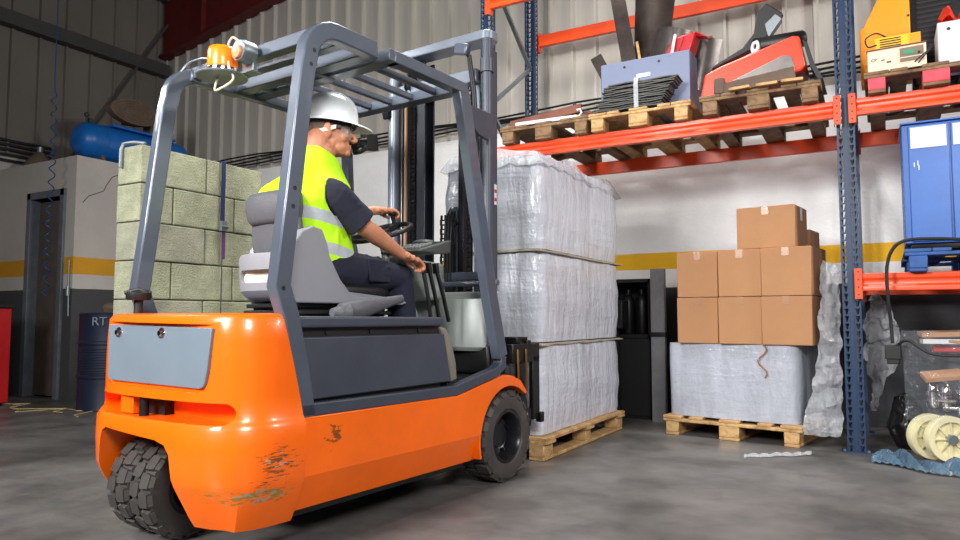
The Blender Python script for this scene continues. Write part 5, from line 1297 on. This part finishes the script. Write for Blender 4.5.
q = MB(); q.box((.035, 5.18, .665), (.09, .05, .09)); q.box((.035, 5.18, .61), (.07, .04, .04)); pl_ = q.build('plug', 'black', hs, bevel=.006)
# machinery on the floor under the cabinet
t = thing('machine_wreck', 'dismantled machine with chrome fittings on the floor under the blue cabinet', 'machine', (.52, 5.55, 0))
q = MB(); q.bb(-.30, .5, -.1, .3, .22, .30); q.bb(-.25, -.2, -.05, .25, 0, .22); q.bb(.4, .45, -.05, .25, 0, .22); q.build('chassis', 'dark_iron', t, bevel=.006)
for x, z, r in ((-.27, .40, .035), (-.20, .38, .03), (-.10, .42, .04), (.0, .40, .03)):
    q = MB(); q.lathe([(0, z-.09), (r*.8, z-.09), (r, z-.07), (r, z-.02), (r*1.25, z-.015), (r*1.25, z+.01), (r, z+.015), (r*.9, z+.06), (r*.5, z+.08), (0, z+.08)], (x, -.14, 0), 'z', 20); q.build('chrome_fitting', 'chrome', t)
q = MB(); q.cyl((-.22, -.15, .31), (.10, -.15, .31), .022); q.cyl((-.3, -.13, .36), (-.15, -.18, .36), .018); q.build('shaft', 'chrome', t)
q = MB(); q.sweep([(-.14, -.19, .30), (.0, -.22, .26), (.2, -.24, .22)], .05, .012, (0, .6, .8)); q.build('pale_lever', 'white_paint', t, bevel=.003)
MB().bb(-.26, .5, -.12, .3, .66, .70).build('red_tray', 'red', t, bevel=.01); MB().bb(-.20, -.16, .2, .25, .30, .66).build('support', 'dark_iron', t); MB().bb(.3, .34, .2, .25, .30, .66).build('support', 'dark_iron', t)
for k, (x, y) in enumerate(((.225, 5.30), (.315, 5.235))):
    w_ = thing('nylon_wheel', ('left one of the two cream spoked nylon wheels on the floor', 'right one of the two cream spoked nylon wheels on the floor')[k], 'wheel', (x, y, .14), 0, 'cream nylon wheels')
    rot = Matrix.Rotation(math.radians(118), 4, 'Z')
    q = MB(); q.lathe([(.105, -.03), (.138, -.03), (.14, -.024), (.14, .024), (.138, .03), (.105, .03), (.105, .015), (.105, -.015), (.105, -.03)], (0, 0, 0), 'x', 44); q.xf(rot); q.build('tread', 'cream_nylon', w_)
    q = MB(); q.lathe([(0, -.008), (.106, -.008), (.106, .008), (0, .008)], (0, 0, 0), 'x', 32)
    for s_ in range(8):
        a = 2*PI*s_/8; q.sweep([(0, .02*math.cos(a), .02*math.sin(a)), (0, .107*math.cos(a), .107*math.sin(a))], .05, .008, (1, 0, 0))
    q.xf(rot); q.build('spoked_web', 'cream_nylon', w_)
    q = MB(); q.cyl((-.045, 0, 0), (.045, 0, 0), .03); q.xf(rot); q.build('hub', 'galv', w_)
for k, (x, y, z, sx, sy, sz, r, lb) in enumerate(((.36, 5.50, .78, .34, .2, .03, (.05, -.04, .1), 'folded brown cardboard lying on top of the dismantled machine'), (.40, 5.45, .73, .36, .2, .02, (0, .05, 0), 'second brown cardboard piece under the top one on the machine'),
        (.30, 5.32, .52, .22, .12, .03, (.3, -.12, .2), 'brown cardboard flap over the chrome fittings'), (.50, 5.34, .42, .12, .10, .34, (.1, .35, 0), 'upright brown cardboard piece at the right picture edge'))):
    o = MB().box((0, 0, 0), (sx, sy, sz), r).build('cardboard_piece', 'card', loc=(x, y, z), bevel=.003); tag(o, lb, 'cardboard', 'cardboard on the machine')
t = thing('white_carton', 'flattened pale carton between the brown cardboards on the machine', 'carton', (.34, 5.38, .715), .1); MB().bb(-.14, .14, -.03, .1, 0, .03).build('box', 'white_paint', t, bevel=.003)
def bag(name, label, c, r, m, seed):
    q = MB(); bmesh.ops.create_icosphere(q.bm, subdivisions=4, radius=1)
    for v in q.bm.verts:
        n_ = noise.noise_vector(v.co*2.3+V((seed, 0, 0)))+noise.noise_vector(v.co*6+V((seed, 3, 0)))*.4
        v.co = V((v.co.x*r[0], v.co.y*r[1], v.co.z*r[2]))+n_*.22*min(r)
        v.co.z = max(v.co.z, -r[2]*.85)
    o = q.build(name, m, smooth=60, loc=(c[0], c[1], c[2])); tag(o, label, 'bag'); return o
bag('refuse_bag', 'black plastic bag on the floor left of the dismantled machine', (.10, 5.66, .17), (.10, .12, .20), mat('bin_bag_black', (22, 22, 24), .2, bump=.6, bscale=12), 3)
def cover_fn(u, v): 
    x = .09+.62*u; return crumple((x-.10*(1-v)*(u < .3)*0, 5.26-.10*v+.02*u, .80-.55*v), .022, 5)
drape('thin_film', 'thin clear film draped over the front of the dismantled machine', cover_fn, 30, 26, 'film_thin')
# dark cabinet in the gap behind the tall stack
t = thing('dark_cabinet', 'dark open cabinet standing in shadow between tall stack and cartons', 'cabinet', (-2.02, 6.30, 0))
q = MB(); q.bb(-.24, .24, .18, .2, 0, 1.22); q.bb(-.24, -.22, -.2, .2, 0, 1.22); q.bb(.22, .24, -.2, .2, 0, 1.22)
for z in (.02, .72, 1.21): q.bb(-.24, .24, -.2, .2, z-.015, z+.015)
q.build('carcass', 'black', t); MB().bb(-.24, .24, -.215, -.20, .03, .70).build('door', 'black', t, bevel=.004)
for k in range(3):
    o = MB().lathe([(0, 0), (.05, 0), (.055, .01), (.055, .28), (.045, .33), (.02, .36), (.02, .40), (0, .40)], (0, 0, 0), 'z', 20).build('bottle', 'black_metal', loc=(-2.14+.12*k, 6.24, .735)); tag(o, '%s dark bottle in the shadowed cabinet' % ('left', 'middle', 'right')[k], 'bottle', 'bottles in the dark cabinet')
t = thing('dark_box', 'black box jutting out beside the tall stack in the shadow', 'box', (-2.02, 5.98, .0)); MB().bb(-.12, .06, -.1, .08, .79, 1.03).build('case', 'black', t, bevel=.006); MB().bb(-.06, .0, -.04, .02, 0, .79).build('stand', 'black', t)
